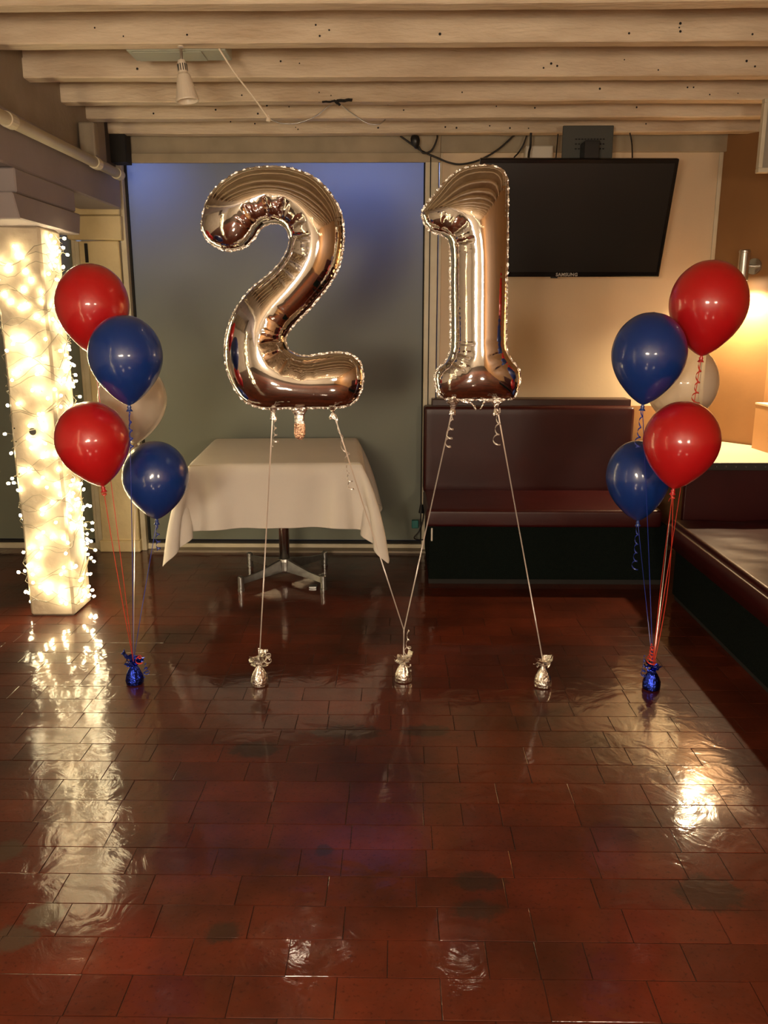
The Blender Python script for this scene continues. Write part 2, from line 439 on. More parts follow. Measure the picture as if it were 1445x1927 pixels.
# ---- windows (frosted grey screens, floor length)
def window(name, x0, x1, z0, z1, label):
    w_ = empty(name, (0,0,0)); struct(w_, label, 'window')
    boxobj('pane', x0, x1, YB+.012, YB+.016, z0, z1, M['screen_blind'], w_)
    boxobj('bottom_rail', x0-.02, x1+.02, YB-.02, YB+.06, 0, z0-.022, M['cream_trim'], w_, .004)
    boxobj('shadow_gap', x0, x1, YB-.003, YB+.03, z0-.024, z0-.004, M['dark'], w_)
    return w_
z0 = P(500, 1016, YB).z
w1 = window('window_1', winL, winR, z0, 2.46, 'large dark grey frosted screen window with dusk-blue light at the top')
boxobj('jamb', winR, xF-.012, YB-.05, YB+.06, 0, 2.455, M['cream_trim'], w1, .004)
boxobj('jamb_bead', winR+.028, winR+.034, YB-.055, YB-.045, 0, 2.455, M['dark'], w1)
boxobj('jamb', P(227,452,YB-.06).x, winL, YB-.06, YB+.06, 0, P(230,306,YB-.06).z, M['cream_trim'], w1, .004)
boxobj('rubber_seal', winL-.002, winL+.012, YB-.012, YB+.011, z0, 2.44, M['dark'], w1)
boxobj('rubber_seal', winR-.008, winR, YB-.012, YB+.011, z0, 2.44, M['dark'], w1)
w2 = window('window_2', -3.9, P(141,500,YB).x, z0, 2.2, 'grey frosted screen window behind the lit post at the left edge')
boxobj('jamb', P(141,500,YB).x, P(141,500,YB).x+.03, YB-.04, YB+.06, 0, 2.2, M['cream_trim'], w2, .004)
boxobj('sill_reflection_1', -1.60, xF, YB-.10, YB+.0, -.002, .014, M['brick']); struct(bpy.data.objects['sill_reflection_1'], 'flat strip painted as the sill reflection along the foot of the big window', 'reflection strip')
bpy.data.objects['sill_reflection_1'].data.materials.clear(); bpy.data.objects['sill_reflection_1'].data.materials.append(M['plate'])  # solid strip in place of the sill's reflection in the floor
boxobj('corner_gap_shade', P(207,280,5.18).x, P(236,280,5.18).x, 5.18, YB-.062, P(220,305,5.18).z, 2.66, M['dark'], wb)  # dark solid set into the gap at the beam end for its shade
# ---- angled brown wall, right wall, rear and left walls
wr = empty('wall_right'); struct(wr, 'brown painted angled wall behind the sconce', 'wall')
dirv = Vector((.75,-1)).normalized(); A = Vector((XC, YB)); Bp = A+dirv*((XR-XC)/dirv.x)
nrm = Vector((-dirv.y, dirv.x))*-1
def prism(bm, poly, z0, z1):
    lo = [bm.verts.new((p[0], p[1], z0)) for p in poly]; hi = [bm.verts.new((p[0], p[1], z1)) for p in poly]
    bm.faces.new(lo[::-1]); bm.faces.new(hi)
    for k in range(len(poly)): bm.faces.new((lo[k], lo[(k+1)%len(poly)], hi[(k+1)%len(poly)], hi[k]))
out = Vector((1.0, .75)).normalized()*.1
bm = bmesh.new(); prism(bm, [A, Bp, Bp+out, A+out], 0, 2.62); obj('angled_wall', bm, M['brown_wall'], wr)
boxobj('side_wall', XR, XR+.1, -4.2, Bp.y, 0, 2.64, M['brown_wall'], wr)
boxobj('corner_bead', XC-.02, XC+.004, YB-.012, YB+.0, .96, 2.475, M['cream_trim'], wb, .003)
wf = boxobj('wall_front', -4.2, 3.2, -4.2, -4.1, 0, 2.64, M['room']); struct(wf, 'brown wall behind the viewpoint', 'wall')
wl = boxobj('wall_left', -4.2, -4.1, -4.1, YB, 0, 2.64, M['room']); struct(wl, 'brown wall of the side area', 'wall')

# ================================================================== LEFT BEAM, POSTS
BX0, BX1 = -1.91, -1.65
bt = empty('timber_beam', (-1.78, 1.5, 2.14)); tag(bt, 'timber beam, bluish light put into its mauve-grey colour, running above the posts at upper left', 'beam')
def pb(name, x0, x1, y0, y1, z0, z1, m, par, bevel=.006, n=None, axis=1, amp=.004, fr=3, seed=0):
    bm = bmesh.new(); box(bm, x0, x1, y0, y1, z0, z1, bevel, 1)
    if n:
        lo, hi = ((x0,x1),(y0,y1),(z0,z1))[axis]; cuts(bm, axis, lo, hi, n); rough_verts(bm, amp, fr, seed)
    o = obj(name, bm, m, par)
    if par is not None: o.matrix_parent_inverse = Matrix.Translation(par.location).inverted()
    return o
pb('beam', BX0, BX1, -4, 5.22, 2.14, 2.37, M['mauve'], bt, .008, 60, 1, .006, 1.5)
pb('wall_plate', BX0, BX1-.02, -4, 5.08, 2.37, 2.678, M['plate'], bt, .006, 60, 1, .005, 1.7, 4)
def bolster(label, y0, y1, m, grp=None):
    e = empty('post_bolster', (-1.78, (y0+y1)/2, 1.93)); tag(e, label, 'bolster')
    pb('upper_block', BX0+.005, BX1+.004, y0+.06, y1-.04, 2.035, 2.138, m, e, .006)
    bm = bmesh.new(); xx0, xx1 = BX0, BX1+.012
    poly = [(y0+.05,1.925),(y0,2.03),(y1,2.03),(y1-.03,1.925)]
    a = [bm.verts.new((xx0, p[0], p[1])) for p in poly]; b_ = [bm.verts.new((xx1, p[0], p[1])) for p in poly]
    bm.faces.new(a); bm.faces.new(b_[::-1])
    for k in range(4): bm.faces.new((a[k], a[(k+1)%4], b_[(k+1)%4], b_[k]))
    bmesh.ops.bevel(bm, geom=bm.edges[:], offset=.005, segments=1, affect='EDGES')
    o = obj('lower_block', bm, m, e); o.matrix_parent_inverse = Matrix.Translation(e.location).inverted()
    return e
bolster('timber bolster, coloured mauve-grey for the bluish light, on top of the lit post', 3.72, 4.50, M['mauve'])
# rear bolster faces the camera, wider across
e = empty('post_bolster', (-1.72, 5.28, 1.93)); tag(e, 'cream timber bolster on the yellowed post beside the big window', 'bolster')
rb0, rb1 = P(116,430,5.24).x, P(228,430,5.24).x
zt, zm, zb = P(190,380,5.24).z, P(190,405,5.24).z, P(190,452,5.24).z
pb('upper_block', P(134,385,5.24).x, rb1-.008, 5.25, 5.33, zm+.003, zt, M['yellow_post'], e, .006)
bm = bmesh.new()
poly = [(rb0, zm),(rb1, zm),(rb1-.004, zb),(rb0+.03, zb+.006)]
a = [bm.verts.new((p[0], 5.24, p[1])) for p in poly]; b_ = [bm.verts.new((p[0], 5.33, p[1])) for p in poly]
bm.faces.new(a); bm.faces.new(b_[::-1])
for k in range(4): bm.faces.new((a[k], a[(k+1)%4], b_[(k+1)%4], b_[k]))
bmesh.ops.bevel(bm, geom=bm.edges[:], offset=.006, segments=1, affect='EDGES')
o = obj('lower_block', bm, M['yellow_post'], e); o.matrix_parent_inverse = Matrix.Translation(e.location).inverted()
# rear post
px0, px1 = P(191,1000,5.27).x, P(261,1000,5.27).x
e = empty('timber_post', ((px0+px1)/2, 5.30, 0)); tag(e, 'yellowed cream square post behind the left balloon bunch', 'post')
pb('shaft', px0, px1, 5.27, 5.36, 0, zb, M['yellow_post'], e, .006, 16, 2, .005, 3, 2)
pb('plinth', px0-.012, px1+.010, 5.245, 5.35, 0, P(230,1018,5.245).z, M['yellow_post'], e, .006)
c0 = P(160,458,5.265); c1 = P(163,494,5.265)
pb('crack', c0.x-.006, c0.x+.012, 5.264, 5.28, c1.z, c0.z, M['dark'], e, .0)
boxobj('side_jamb', P(139,460,5.29).x, px0-.002, 5.29, YB-.042, 0, zb, M['cream_trim'], w2, .004)
# lit post
PX0, PX1, PY0, PY1, PZ1 = -1.895, -1.665, 4.04, 4.28, 1.925
def lit_post(label, y0, y1):
    e = empty('timber_post', ((PX0+PX1)/2, (y0+y1)/2, 0)); tag(e, label, 'post')
    pb('shaft', PX0, PX1, y0, y1, 0, PZ1, M['post'], e, .012, 30, 2, .012, 2.2, 7)
    return e
lp = lit_post('rough cream timber post wrapped in glowing fairy lights', PY0, PY1)
bm = bmesh.new(); hp = P(62, 812, PY0-.004)
bmesh.ops.create_circle(bm, cap_ends=True, segments=14, radius=.018, matrix=Matrix.Translation(hp-Vector((0,.004,0))) @ Matrix.Rotation(R(90),4,'X'))
o = obj('bolt_hole', bm, M['dark'], lp); o.matrix_parent_inverse = Matrix.Translation(lp.location).inverted()
for pxx, pyy in ((27,806),(30,831),(36,892)):
    bm = bmesh.new(); bmesh.ops.create_circle(bm, cap_ends=True, segments=8, radius=.004, matrix=Matrix.Translation(P(pxx,pyy,PY0-.008)) @ Matrix.Rotation(R(90),4,'X'))
    o = obj('nail_hole', bm, M['dark'], lp); o.matrix_parent_inverse = Matrix.Translation(lp.location).inverted()
lp2 = lit_post('cream timber post outside the left of the picture wrapped in fairy lights', 1.50, 1.74)
bolster('timber bolster, coloured mauve-grey for the bluish light, on the unseen lit post', 1.25, 2.0, M['mauve'])

# fairy light strings
def bulb_mesh(s=1.0):
    bm = bmesh.new()
    lathe(bm, [(0,.0085),(.0035,.0075),(.0055,.004),(.0058,0),(.0040,-.0035),(0,-.005)], 6, Matrix.Scale(s,4))
    me = bpy.data.meshes.new('bulb'); bmesh.ops.recalc_face_normals(bm, faces=bm.faces[:]); bm.to_mesh(me); bm.free(); me.materials.append(M['bulb'])
    return me
BUL = bulb_mesh(1.3)
def rect_pt(s, y0, y1, off):
    w_, d_ = PX1-PX0, y1-y0; per = 2*(w_+d_); s = (s % 1)*per
    if s < w_: return Vector((PX0+s, y0-off, 0)), Vector((0,-1,0))
    s -= w_
    if s < d_: return Vector((PX1+off, y0+s, 0)), Vector((1,0,0))
    s -= d_
    if s < w_: return Vector((PX1-s, y1+off, 0)), Vector((0,1,0))
    s -= w_
    return Vector((PX0-off, y1-s, 0)), Vector((-1,0,0))
def fairy(y0, y1, turns, sgn, nb, phase, label, seed, group=None, zlo=.05, zhi=1.9):
    q = random.Random(seed)
    e = empty('fairy_light_string', ((PX0+PX1)/2, (y0+y1)/2, 0)); tag(e, label, 'fairy lights', group)
    inv = Matrix.Translation(e.location).inverted()
    pts = []; n = int(turns*24)
    for i in range(n+1):
        t = i/n
        p, nn = rect_pt(sgn*(turns*t)+phase+.02*math.sin(t*50), y0, y1, .010+.006*abs(math.sin(i*1.7+seed)))
        p.z = zlo+(zhi-zlo)*min(1, max(0, t+.018*math.sin(i*.9+seed)+.012*math.sin(i*.37)))
        pts.append(p)
    bm = bmesh.new(); tube(bm, pts, .0017, 4); o = obj('wire', bm, M['green_wire'], e); o.matrix_parent_inverse = inv
    bs = bmesh.new()
    for k in range(nb):
        # bulbs sit on the two faces that look into the room first
        t = (k+.5)/nb+q.uniform(-.3,.3)/nb
        s = q.uniform(-.02, .56) if q.random() < .93 else q.uniform(.56, .98)
        p, nn = rect_pt(s, y0, y1, .012)
        p.z = zlo+(zhi-zlo)*((k*.6180339+phase) % 1)
        side = Vector((nn.y, -nn.x, 0))
        tip = p+nn*(q.uniform(.002,.012) if q.random() < .7 else q.uniform(.012,.040))+side*q.uniform(-.012,.012)+Vector((0,0,q.uniform(-.015,.015)))
        tube(bs, [p-nn*.004, (p+tip)/2+Vector((0,0,.004)), tip], .0013, 3)
        o = bpy.data.objects.new('bulb', BUL); COL.objects.link(o); o.parent = e; o.location = tip-e.location
        d = (tip-p+Vector((0,0,q.uniform(-.01,.01)))).normalized(); o.rotation_euler = d.to_track_quat('Z','Y').to_euler()
    o = obj('bulb_stalks', bs, M['green_wire'], e); o.matrix_parent_inverse = inv; o['kind'] = 'stuff'
G = 'fairy light strings wound over each other on the lit post'
LB = 'string of warm white fairy lights wound round the timber post at the left edge'
fairy(PY0, PY1, 13, 1, 85, .0, LB, 1, G)
fairy(PY0, PY1, 11, -1, 85, .37, LB, 2, G)
fairy(PY0, PY1, 8, 1, 85, .71, LB, 3, G, .03, 1.86)
fairy(1.50, 1.74, 12, -1, 110, .2, 'string of warm white fairy lights on the post outside the picture', 4)
# swag of fairy lights over the bar behind the viewpoint
e = empty('fairy_light_swag', (.9, -.6, 2.5)); tag(e, 'swag of fairy lights hanging from the ceiling behind the viewpoint', 'fairy lights')
pts = []
for i in range(49):
    t = i/48; pts.append(Vector((-1.0+3.0*t, 0, -.42*(1-(2*t-1)**2)*1.0)))
bm = bmesh.new(); tube(bm, pts, .002, 5); obj('wire', bm, M['green_wire'], e)
for i in range(1, 48, 2):
    o = bpy.data.objects.new('bulb', BUL); COL.objects.link(o); o.parent = e; o.location = pts[i]-Vector((0,0,.012)); o.rotation_euler = (R(180),0,0); o.scale = (1.1,)*3

# pipe along the beam
bm = bmesh.new()
tube(bm, [(-1.580, -3.5, 2.22), (-1.580, 3.0, 2.283), (-1.580, 5.03, 2.303)], .026, 14)
pipe = empty('drain_pipe', (-1.580, 3.5, 2.3)); tag(pipe, 'cream painted pipe running along the beam at upper left', 'pipe')
inv = Matrix.Translation(pipe.location).inverted()
def pc(o, par): o.matrix_parent_inverse = Matrix.Translation(par.location).inverted(); return o
pc(obj('pipe_run', bm, M['cream_trim'], pipe, smooth=True), pipe)
for yy in (3.62, 4.62, 4.97):
    bm = bmesh.new(); cyl(bm, (-1.580, yy-.03, 2.2885+(yy-3.62)*.009), (-1.580, yy+.03, 2.289+(yy-3.62)*.009), .031, n=16); pc(obj('pipe_collar', bm, M['cream_trim'], pipe, smooth=False), pipe)
bm = bmesh.new(); box(bm, -1.66, -1.575, 4.62, 4.68, 2.33, 2.50, .01); pc(obj('pipe_bracket', bm, M['plate'], pipe), pipe)

# ================================================================== BANQUETTES
def cushion(name, x0, x1, y0, y1, z0, z1, bev, m, par, wr=0, seed=0, fr=6):
    bm = bmesh.new(); box(bm, x0, x1, y0, y1, z0, z1)
    nx, ny, nz = max(2, int((x1-x0)/.05)), max(2, int((y1-y0)/.05)), max(2, int((z1-z0)/.05))
    bmesh.ops.bevel(bm, geom=bm.edges[:], offset=bev, segments=4, affect='EDGES', profile=.5)
    cuts(bm, 0, x0, x1, nx); cuts(bm, 1, y0, y1, ny); cuts(bm, 2, z0, z1, nz)
    if wr:
        for v in bm.verts:
            c = v.co
            v.co.z += wr*noise.noise(Vector((c.x*fr*.6+seed, c.y*fr, c.z*2)))
            v.co.y += wr*.6*noise.noise(Vector((c.x*fr*.5, c.z*fr+seed, 3)))
    return pc(obj(name, bm, m, par, smooth=True), par)
bx0 = P(802, 960, 4.55).x; bxr = P(1193, 780, 5.12).x
ZS = P(1000, 960, 4.55).z
b1 = empty('banquette', ((bx0+bxr)/2, 4.9, 0)); tag(b1, 'long maroon vinyl bench along the cream wall under the screen', 'bench')
zs0 = P(1000, 992, 4.56).z
cushion('seat', bx0, 1.50, 4.55, 5.12, zs0, ZS, .018, M['maroon'], b1, .003, 3, 4)
zbt = P(1000, 766, 5.10).z; zrt = P(1000, 750, 5.25).z
cushion('backrest', bx0, bxr, 5.10, 5.26, ZS-.02, zbt, .02, M['maroon'], b1, .003, 9, 4)
boxo = pc(boxobj('top_rail', P(812,752,5.26).x, bxr, 5.20, YB, zbt-.02, zrt, M['maroon_dark'], b1, .005), b1)
pc(boxobj('base', bx0+.02, 1.55, 4.60, 5.30, .03, zs0, M['carpet'], b1, .004), b1)
pc(boxobj('plinth_strip', bx0+.02, 1.55, 4.61, 4.66, 0, .03, M['dark'], b1), b1)
pc(boxobj('corner_clip', P(811,1000,4.59).x, P(814,1000,4.59).x, 4.59, 4.60, P(812,1018,4.59).z, P(812,994,4.59).z, M['white_plastic'], b1), b1)
b2 = empty('banquette', (1.85, 3.2, 0)); tag(b2, 'maroon vinyl bench with creased seat running out of the picture at right', 'bench')
XS = 1.46; ZS2 = .45
bm = bmesh.new(); box(bm, XS, 2.04, 1.9, 4.37, ZS2-.145, ZS2)
bmesh.ops.bevel(bm, geom=bm.edges[:], offset=.022, segments=4, affect='EDGES')
cuts(bm, 0, XS, 2.04, 14); cuts(bm, 1, 1.9, 4.37, 70)
for v in bm.verts:
    c = v.co
    if c.z > ZS2-.03 and c.x > XS+.03:
        t = max(0, min(1, (c.x-XS-.03)/.1))
        v.co.z += t*(.012*noise.noise(Vector((c.x*2+1, c.y*9+c.x*3, 0)))+.006*noise.noise(Vector((c.x*5, c.y*22, 4))))
pc(obj('seat', bm, M['maroon'], b2, smooth=True), b2)
cushion('backrest', 2.04, 2.19, 1.9, 4.37, ZS2, .98, .02, M['maroon'], b2)
pc(boxobj('base', 1.52, 2.18, 1.9, 4.36, .03, ZS2-.15, M['carpet'], b2, .004), b2)
pc(boxobj('plinth_strip', 1.535, 2.18, 1.9, 4.36, 0, .03, M['dark'], b2), b2)
# ledge behind the right bench
lg = empty('ledge', (1.9, 4.7, 0)); tag(lg, 'cream topped ledge with studded black edge behind the right bench', 'ledge')
bm = bmesh.new()
poly = [(1.60,4.39),(XR-.005,4.39),(XR-.005,Bp.y-.02),(A.x+.04,YB-.08),(1.60,YB-.02)]
prism(bm, poly, .725, .752); pc(obj('ledge_top', bm, M['cream_wall'], lg), lg)
pc(boxobj('front_panel', 1.56, XR-.005, 4.40, 4.44, ZS2-.1, .724, M['maroon'], lg, .004), lg)
pc(boxobj('edge_strip', 1.56, XR-.005, 4.375, 4.389, .715, .756, M['bench_edge'], lg, .003), lg)
for k in range(12):
    bm = bmesh.new(); cyl(bm, (1.60+k*.052, 4.3755, .736), (1.60+k*.052, 4.370, .736), .0055, .003, 8); pc(obj('stud', bm, M['steel'], lg), lg)
t0 = PZ(1414, 842, .755)
tb = empty('wooden_box', (t0.x+.15, t0.y-.13, .753)); tag(tb, 'tan wooden box standing on the ledge at the right edge', 'box')
zb_ = P(1418, 762, t0.y-.05).z
bm = bmesh.new(); prism(bm, [(t0.x, t0.y),(t0.x+.015, t0.y-.22),(t0.x+.13, t0.y-.22),(t0.x+.12, t0.y)], .753, zb_); pc(obj('box_body', bm, M['tan'], tb), tb)
bm = bmesh.new(); prism(bm, [(t0.x-.003, t0.y+.003),(t0.x+.012, t0.y-.225),(t0.x+.134, t0.y-.225),(t0.x+.124, t0.y+.003)], zb_, zb_+.010); pc(obj('box_lid', bm, M['cream_wall'], tb), tb)

# ================================================================== TELEVISION
tl = P(905, 299, 4.80); trr = P(1282, 299, 4.80)
W = (trr-tl).x; H = W*.592
tv = empty('television', ((tl.x+trr.x)/2-.004, 4.80, tl.z)); tag(tv, 'large black flat screen television tilted down from the ceiling', 'television')
tilt = R(18)
def tvbox(name, x0, x1, y0, y1, z0, z1, m, bev=.004):
    o = boxobj(name, x0, x1, y0, y1, z0, z1, m, tv, bev); o.rotation_euler = (tilt, 0, R(1.5)); return o
tvbox('casing', -W/2, W/2, 0, .035, -H, 0, M['tvcase'], .006)
tvbox('back_housing', -W*.32, W*.32, .036, .07, -H*.8, -H*.18, M['black'], .01)
tvbox('display', -W/2+.022, W/2-.022, -.0015, .0005, -H+.030, -.024, M['screen'], 0)
fc = bpy.data.curves.new('lettering', 'FONT'); fc.body = 'SAMSUNG'; fc.size = .026; fc.extrude = .0005; fc.align_x = 'CENTER'
fc.space_character = 1.1; fc.offset = .0006
tmp = bpy.data.objects.new('tmp_text', fc); COL.objects.link(tmp)
dg = bpy.context.evaluated_depsgraph_get(); me = bpy.data.meshes.new_from_object(tmp.evaluated_get(dg)); bpy.data.objects.remove(tmp)
for v in me.vertices:
    x_, y_, z_ = v.co; v.co = (x_, -.0012-z_, y_-H+.0065)
o = link('logo_lettering', me, M['logo'], tv); o.rotation_euler = (tilt, 0, R(1.5)); o['label'] = 'grey maker name SAMSUNG on the lower bezel'
tvbox('sensor_bump', -.09, -.05, .004, .02, -H-.008, -H+.002, M['black'], .002)
mt = empty('television_mount', (tv.location.x+.02, 5.0, 2.5)); tag(mt, 'dark grey ceiling bracket plate above the television', 'bracket')
m0, m1 = P(1057,275,5.0).x, P(1152,275,5.0).x
pc(boxobj('mount_plate', m0, m1, 4.985, 5.0, P(1100,310,5).z, 2.55, M['mauve'], mt, .004), mt).data.materials[0] = mat('dark_grey_metal', (.055,.058,.05), None, .5)
pc(boxobj('mount_arm', m0+.1, m1-.1, 4.865, 4.985, 2.17, 2.45, M['black'], mt, .004), mt)
bm = bmesh.new()
for r_ in range(3):
    for k in range(10):
        box(bm, m0+.07+k*.017, m0+.07+k*.017+.011, 4.9835, 4.985, 2.475-r_*.025, 2.482-r_*.025)
pc(obj('vent_slots', bm, M['dark'], mt), mt)['kind'] = 'stuff'
jb = empty('junction_box', P(1010, 286, 5.3)); tag(jb, 'small white box on the wall above the television', 'box')
a0, a1 = P(987,277,5.32), P(1038,300,5.32)
pc(boxobj('box_body', a0.x, a1.x, 5.27, YB, a1.z-.02, a0.z, M['white_plastic'], jb, .006), jb)
pc(boxobj('box_cover', a0.x+.006, a1.x-.006, 5.262, 5.27, a1.z-.014, a0.z-.006, M['white_plastic'], jb, .003), jb)

# ================================================================== SCONCE
sc = P(1399, 500, 5.06)
se = empty('wall_sconce', (sc.x, sc.y, sc.z)); tag(se, 'brushed steel cylinder wall lamp shining down on the brown wall', 'lamp')
zt_, zb2 = P(1399, 470, 5.06).z, P(1399, 528, 5.06).z
bm = bmesh.new(); lathe(bm, [(0,zt_-sc.z),(.027,zt_-sc.z),(.032,zt_-sc.z-.006),(.032,zt_-sc.z-.014),(.0305,zt_-sc.z-.017),(.0305,zb2-sc.z),(.027,zb2-sc.z),(.027,zb2-sc.z+.02),(0,zb2-sc.z+.02)], 24)
obj('lamp_body', bm, M['steel'], se, smooth=False)
wn = Vector((-.8,-.6,0)); 
bm = bmesh.new(); wallpt = Vector((A.x, A.y, 0)); dd = (Vector((sc.x, sc.y, 0))-wallpt).dot(wn)
cyl(bm, -wn*(dd-.001)+Vector((0,0,.0)), -wn*(dd-.012), .046, n=24); obj('wall_plate', bm, M['steel'], se)
bm = bmesh.new(); cyl(bm, -wn*.02, -wn*(dd-.01), .008, n=10); obj('arm', bm, M['steel'], se)
bm = bmesh.new(); bmesh.ops.create_icosphere(bm, subdivisions=2, radius=.019, matrix=Matrix.Translation((0,0,zb2-sc.z+.008)))
obj('lamp_bulb', bm, emis('sconce_bulb', (1,.86,.62), 260), se)
l = lamp_light('sconce_light', 'SPOT', (sc.x, sc.y, zb2-.02), SCONCE_W*4, (1,.74,.42), spot_size=R(150), spot_blend=.8, shadow_soft_size=.02)

# ================================================================== SPOT LAMPS, CEILING BOX, HATCH
def spot_lamp(label, x, y, ztop, length, aim, light=0):
    e = empty('spot_lamp', (x, y, ztop)); tag(e, label, 'lamp')
    d = Vector(aim).normalized(); j0 = Vector((0,0,-.055))
    q_ = (-d).to_track_quat('Z','Y').to_matrix().to_4x4(); mx_ = Matrix.Translation(j0) @ q_
    bm = bmesh.new(); cyl(bm, (0,0,0), (0,0,-.006), .012, .012, 14); obj('ceiling_rose', bm, M['white'], e)
    bm = bmesh.new(); tube(bm, [(0,0,-.01), (.002,0,-.03), j0], .006, 8); obj('stem', bm, M['steel'], e)
    L_ = length
    bm = bmesh.new(); lathe(bm, [(0,.004),(.014,.002),(.017,-.008),(.019,-L_*.30),(.026,-L_*.36),(.046,-L_*.97),(.045,-L_),(.041,-L_),(.040,-L_*.95),(.015,-L_*.4),(0,-L_*.4)], 28, mx_)
    obj('lamp_shade', bm, M['white'], e, smooth=False)
    bm = bmesh.new()
    for k in range(12):
        a_ = k*math.pi/6; c = Vector((.0185*math.cos(a_), .0185*math.sin(a_), -L_*.17))
        r_ = bmesh.ops.create_cube(bm, size=1, matrix=mx_ @ Matrix.Translation(c) @ Matrix.Rotation(a_,4,'Z') @ Matrix.Diagonal((.002,.003,L_*.17,1)))
    o = obj('vent_slots', bm, M['dark'], e); o['kind'] = 'stuff'
    if light:
        bm = bmesh.new(); bmesh.ops.create_icosphere(bm, subdivisions=2, radius=.030, matrix=mx_ @ Matrix.Translation((0,0,-L_*.80)))
        obj('lamp_bulb', bm, emis('added_spot_bulb', (1,.72,.42), 35), e)
        lp_ = lamp_light('added_spot_light', 'SPOT', Vector((x,y,ztop))+mx_ @ Vector((0,0,-L_-.01)), light*9, WARM, spot_size=R(70), spot_blend=1.0, shadow_soft_size=.05)
        lp_.rotation_euler = q_.to_euler()
    return e
sp = P(342, 118, 3.585)
spot_lamp('unlit white cone spot lamp hanging from the ceiling joist at upper left', P(340,90,3.585).x, 3.585, 2.552, .150, (.12,-.02,-1))
def pendant(x, y, z, p_, label):  # unseen lamps put in to light joist faces and cloth from the front
    e = empty('added_pendant_lamp', (x, y, ZC)); tag(e, label, 'lamp'); h = ZC-z
    bm = bmesh.new(); cyl(bm, (0,0,0), (0,0,-.02), .045, .05, 20); obj('ceiling_rose', bm, M['white'], e)
    bm = bmesh.new(); cyl(bm, (0,0,-.02), (0,0,-h+.13), .004, n=8); obj('flex', bm, M['cable'], e)
    bm = bmesh.new(); lathe(bm, [(.02,.14),(.05,.13),(.12,.06),(.15,.05),(.148,.047),(.118,.055),(.048,.122),(.02,.13)], 28, Matrix.Translation((0,0,-h))); obj('lamp_shade', bm, M['white'], e)
    bm = bmesh.new(); bmesh.ops.create_icosphere(bm, subdivisions=3, radius=.055, matrix=Matrix.Translation((0,0,-h))); obj('lamp_bulb', bm, emis('added_pendant_bulb', (1,.74,.45), 30), e, smooth=True)
    lamp_light('added_pendant_light', 'POINT', (x, y, z-.08), p_, WARM, shadow_soft_size=.22)
for (x, y, z, p_), lb in zip(LAMPS, ('added white pendant lamp behind the viewpoint at left, for front light', 'added white pendant lamp behind the viewpoint at right, for front light', 'added white pendant lamp far behind the viewpoint, for front light')):
    pendant(x, y, z, p_, lb)
spot_lamp('unseen white spot lamp added above the viewpoint to brighten the foreground floor', .15, .45, 2.552, .15, (0,.35,-1), 6)  # extra downlight, added to brighten the near floor
g0 = P(257,115,3.78); g1 = P(437,115,3.78)
gb = empty('ceiling_box', ((g0.x+g1.x)/2, 3.7, g0.z)); tag(gb, 'flat grey-green housing fixed between joists behind the cone lamp', 'housing')
pc(boxobj('housing', g0.x, g1.x, 3.64, 3.78, g0.z, ZC+.06, M['greybox'], gb, .004), gb)
pc(boxobj('cover_plate', g0.x+.02, g1.x-.1, 3.65, 3.77, g0.z-.004, g0.z-.0005, M['greybox'], gb, .001), gb)
h0 = P(1425, 325, 4.42); h1 = P(1441, 214, 4.42)
hb = empty('framed_panel', (h0.x+.14, 4.42, h0.z)); tag(hb, 'cream framed grey panel hanging from the ceiling at the upper right edge', 'panel')
pc(boxobj('panel_insert', h0.x+.02, h0.x+.27, 4.425, 4.44, h0.z+.02, ZC-.015, mat('grey_insert', (.30,.27,.22), None, .6), hb), hb)
for nm, a_ in (('frame_rail', (h0.x, h0.x+.29, 4.41, 4.45, h0.z, h0.z+.022)), ('frame_rail', (h0.x, h0.x+.29, 4.41, 4.45, ZC-.020, ZC)),
               ('frame_stile', (h0.x, h0.x+.02, 4.412, 4.448, h0.z+.022, ZC-.02)), ('frame_stile', (h0.x+.27, h0.x+.29, 4.412, 4.448, h0.z+.022, ZC-.02))):
    pc(boxobj(nm, *a_, M['cream_trim'], hb, .003), hb)

# ================================================================== CABLES
def cable(name, pts, r, m, label, cat='cable', parts=()):
    e = empty(name, pts[0]); tag(e, label, cat)
    bm = bmesh.new(); tube(bm, catmull(pts, 8), r, 6); pc(obj('flex', bm, m, e, smooth=True), e)
    return e
YK = 5.24
e = cable('power_cable', [P(753,256,YK), P(775,272,YK), P(795,285,YK), P(820,296,YK), P(845,306,YK), P(868,309,YK), P(900,302,YK), P(935,283,YK), P(968,254,YK)], .0055, M['cable'], 'black cable sagging from a plug above the gap between the number balloons')
bm = bmesh.new(); lathe(bm, [(0,.035),(.014,.03),(.026,.012),(.028,-.01),(.020,-.032),(.008,-.05),(0,-.052)], 14, Matrix.Translation(P(781,263,YK-.01)) @ Matrix.Rotation(R(-12),4,'Y')); pc(obj('plug', bm, M['black'], e, smooth=True), e)
cable('short_cable', [P(788,276,YK-.02), P(797,288,YK-.02), P(812,283,YK-.02), P(822,262,YK-.02), P(822,250,YK)], .0055, M['cable'], 'short black cable looping from the plug to the window head')
cable('screen_cable', [P(992,252,YK), P(985,272,YK), P(975,288,YK), P(966,300,5.15), P(964,330,5.05)], .0048, M['cable'], 'black cable curving down behind the left end of the television')
cable('screen_cable', [P(999,250,YK-.1), P(998,275,YK-.1), P(995,290,YK-.12), P(993,330,5.02)], .007, M['cable'], 'thick black cable dropping beside the white box over the television')
cable('screen_cable', [P(1050,252,YK-.08), P(1048,275,YK-.08), P(1044,320,5.06)], .0035, M['cable'], 'thin dark cable between the white box and the television bracket')
cable('screen_cable', [P(1185,250,YK-.08), P(1189,272,YK-.08), P(1190,320,5.06)], .0045, M['cable'], 'black cable dropping behind the television right of its bracket')
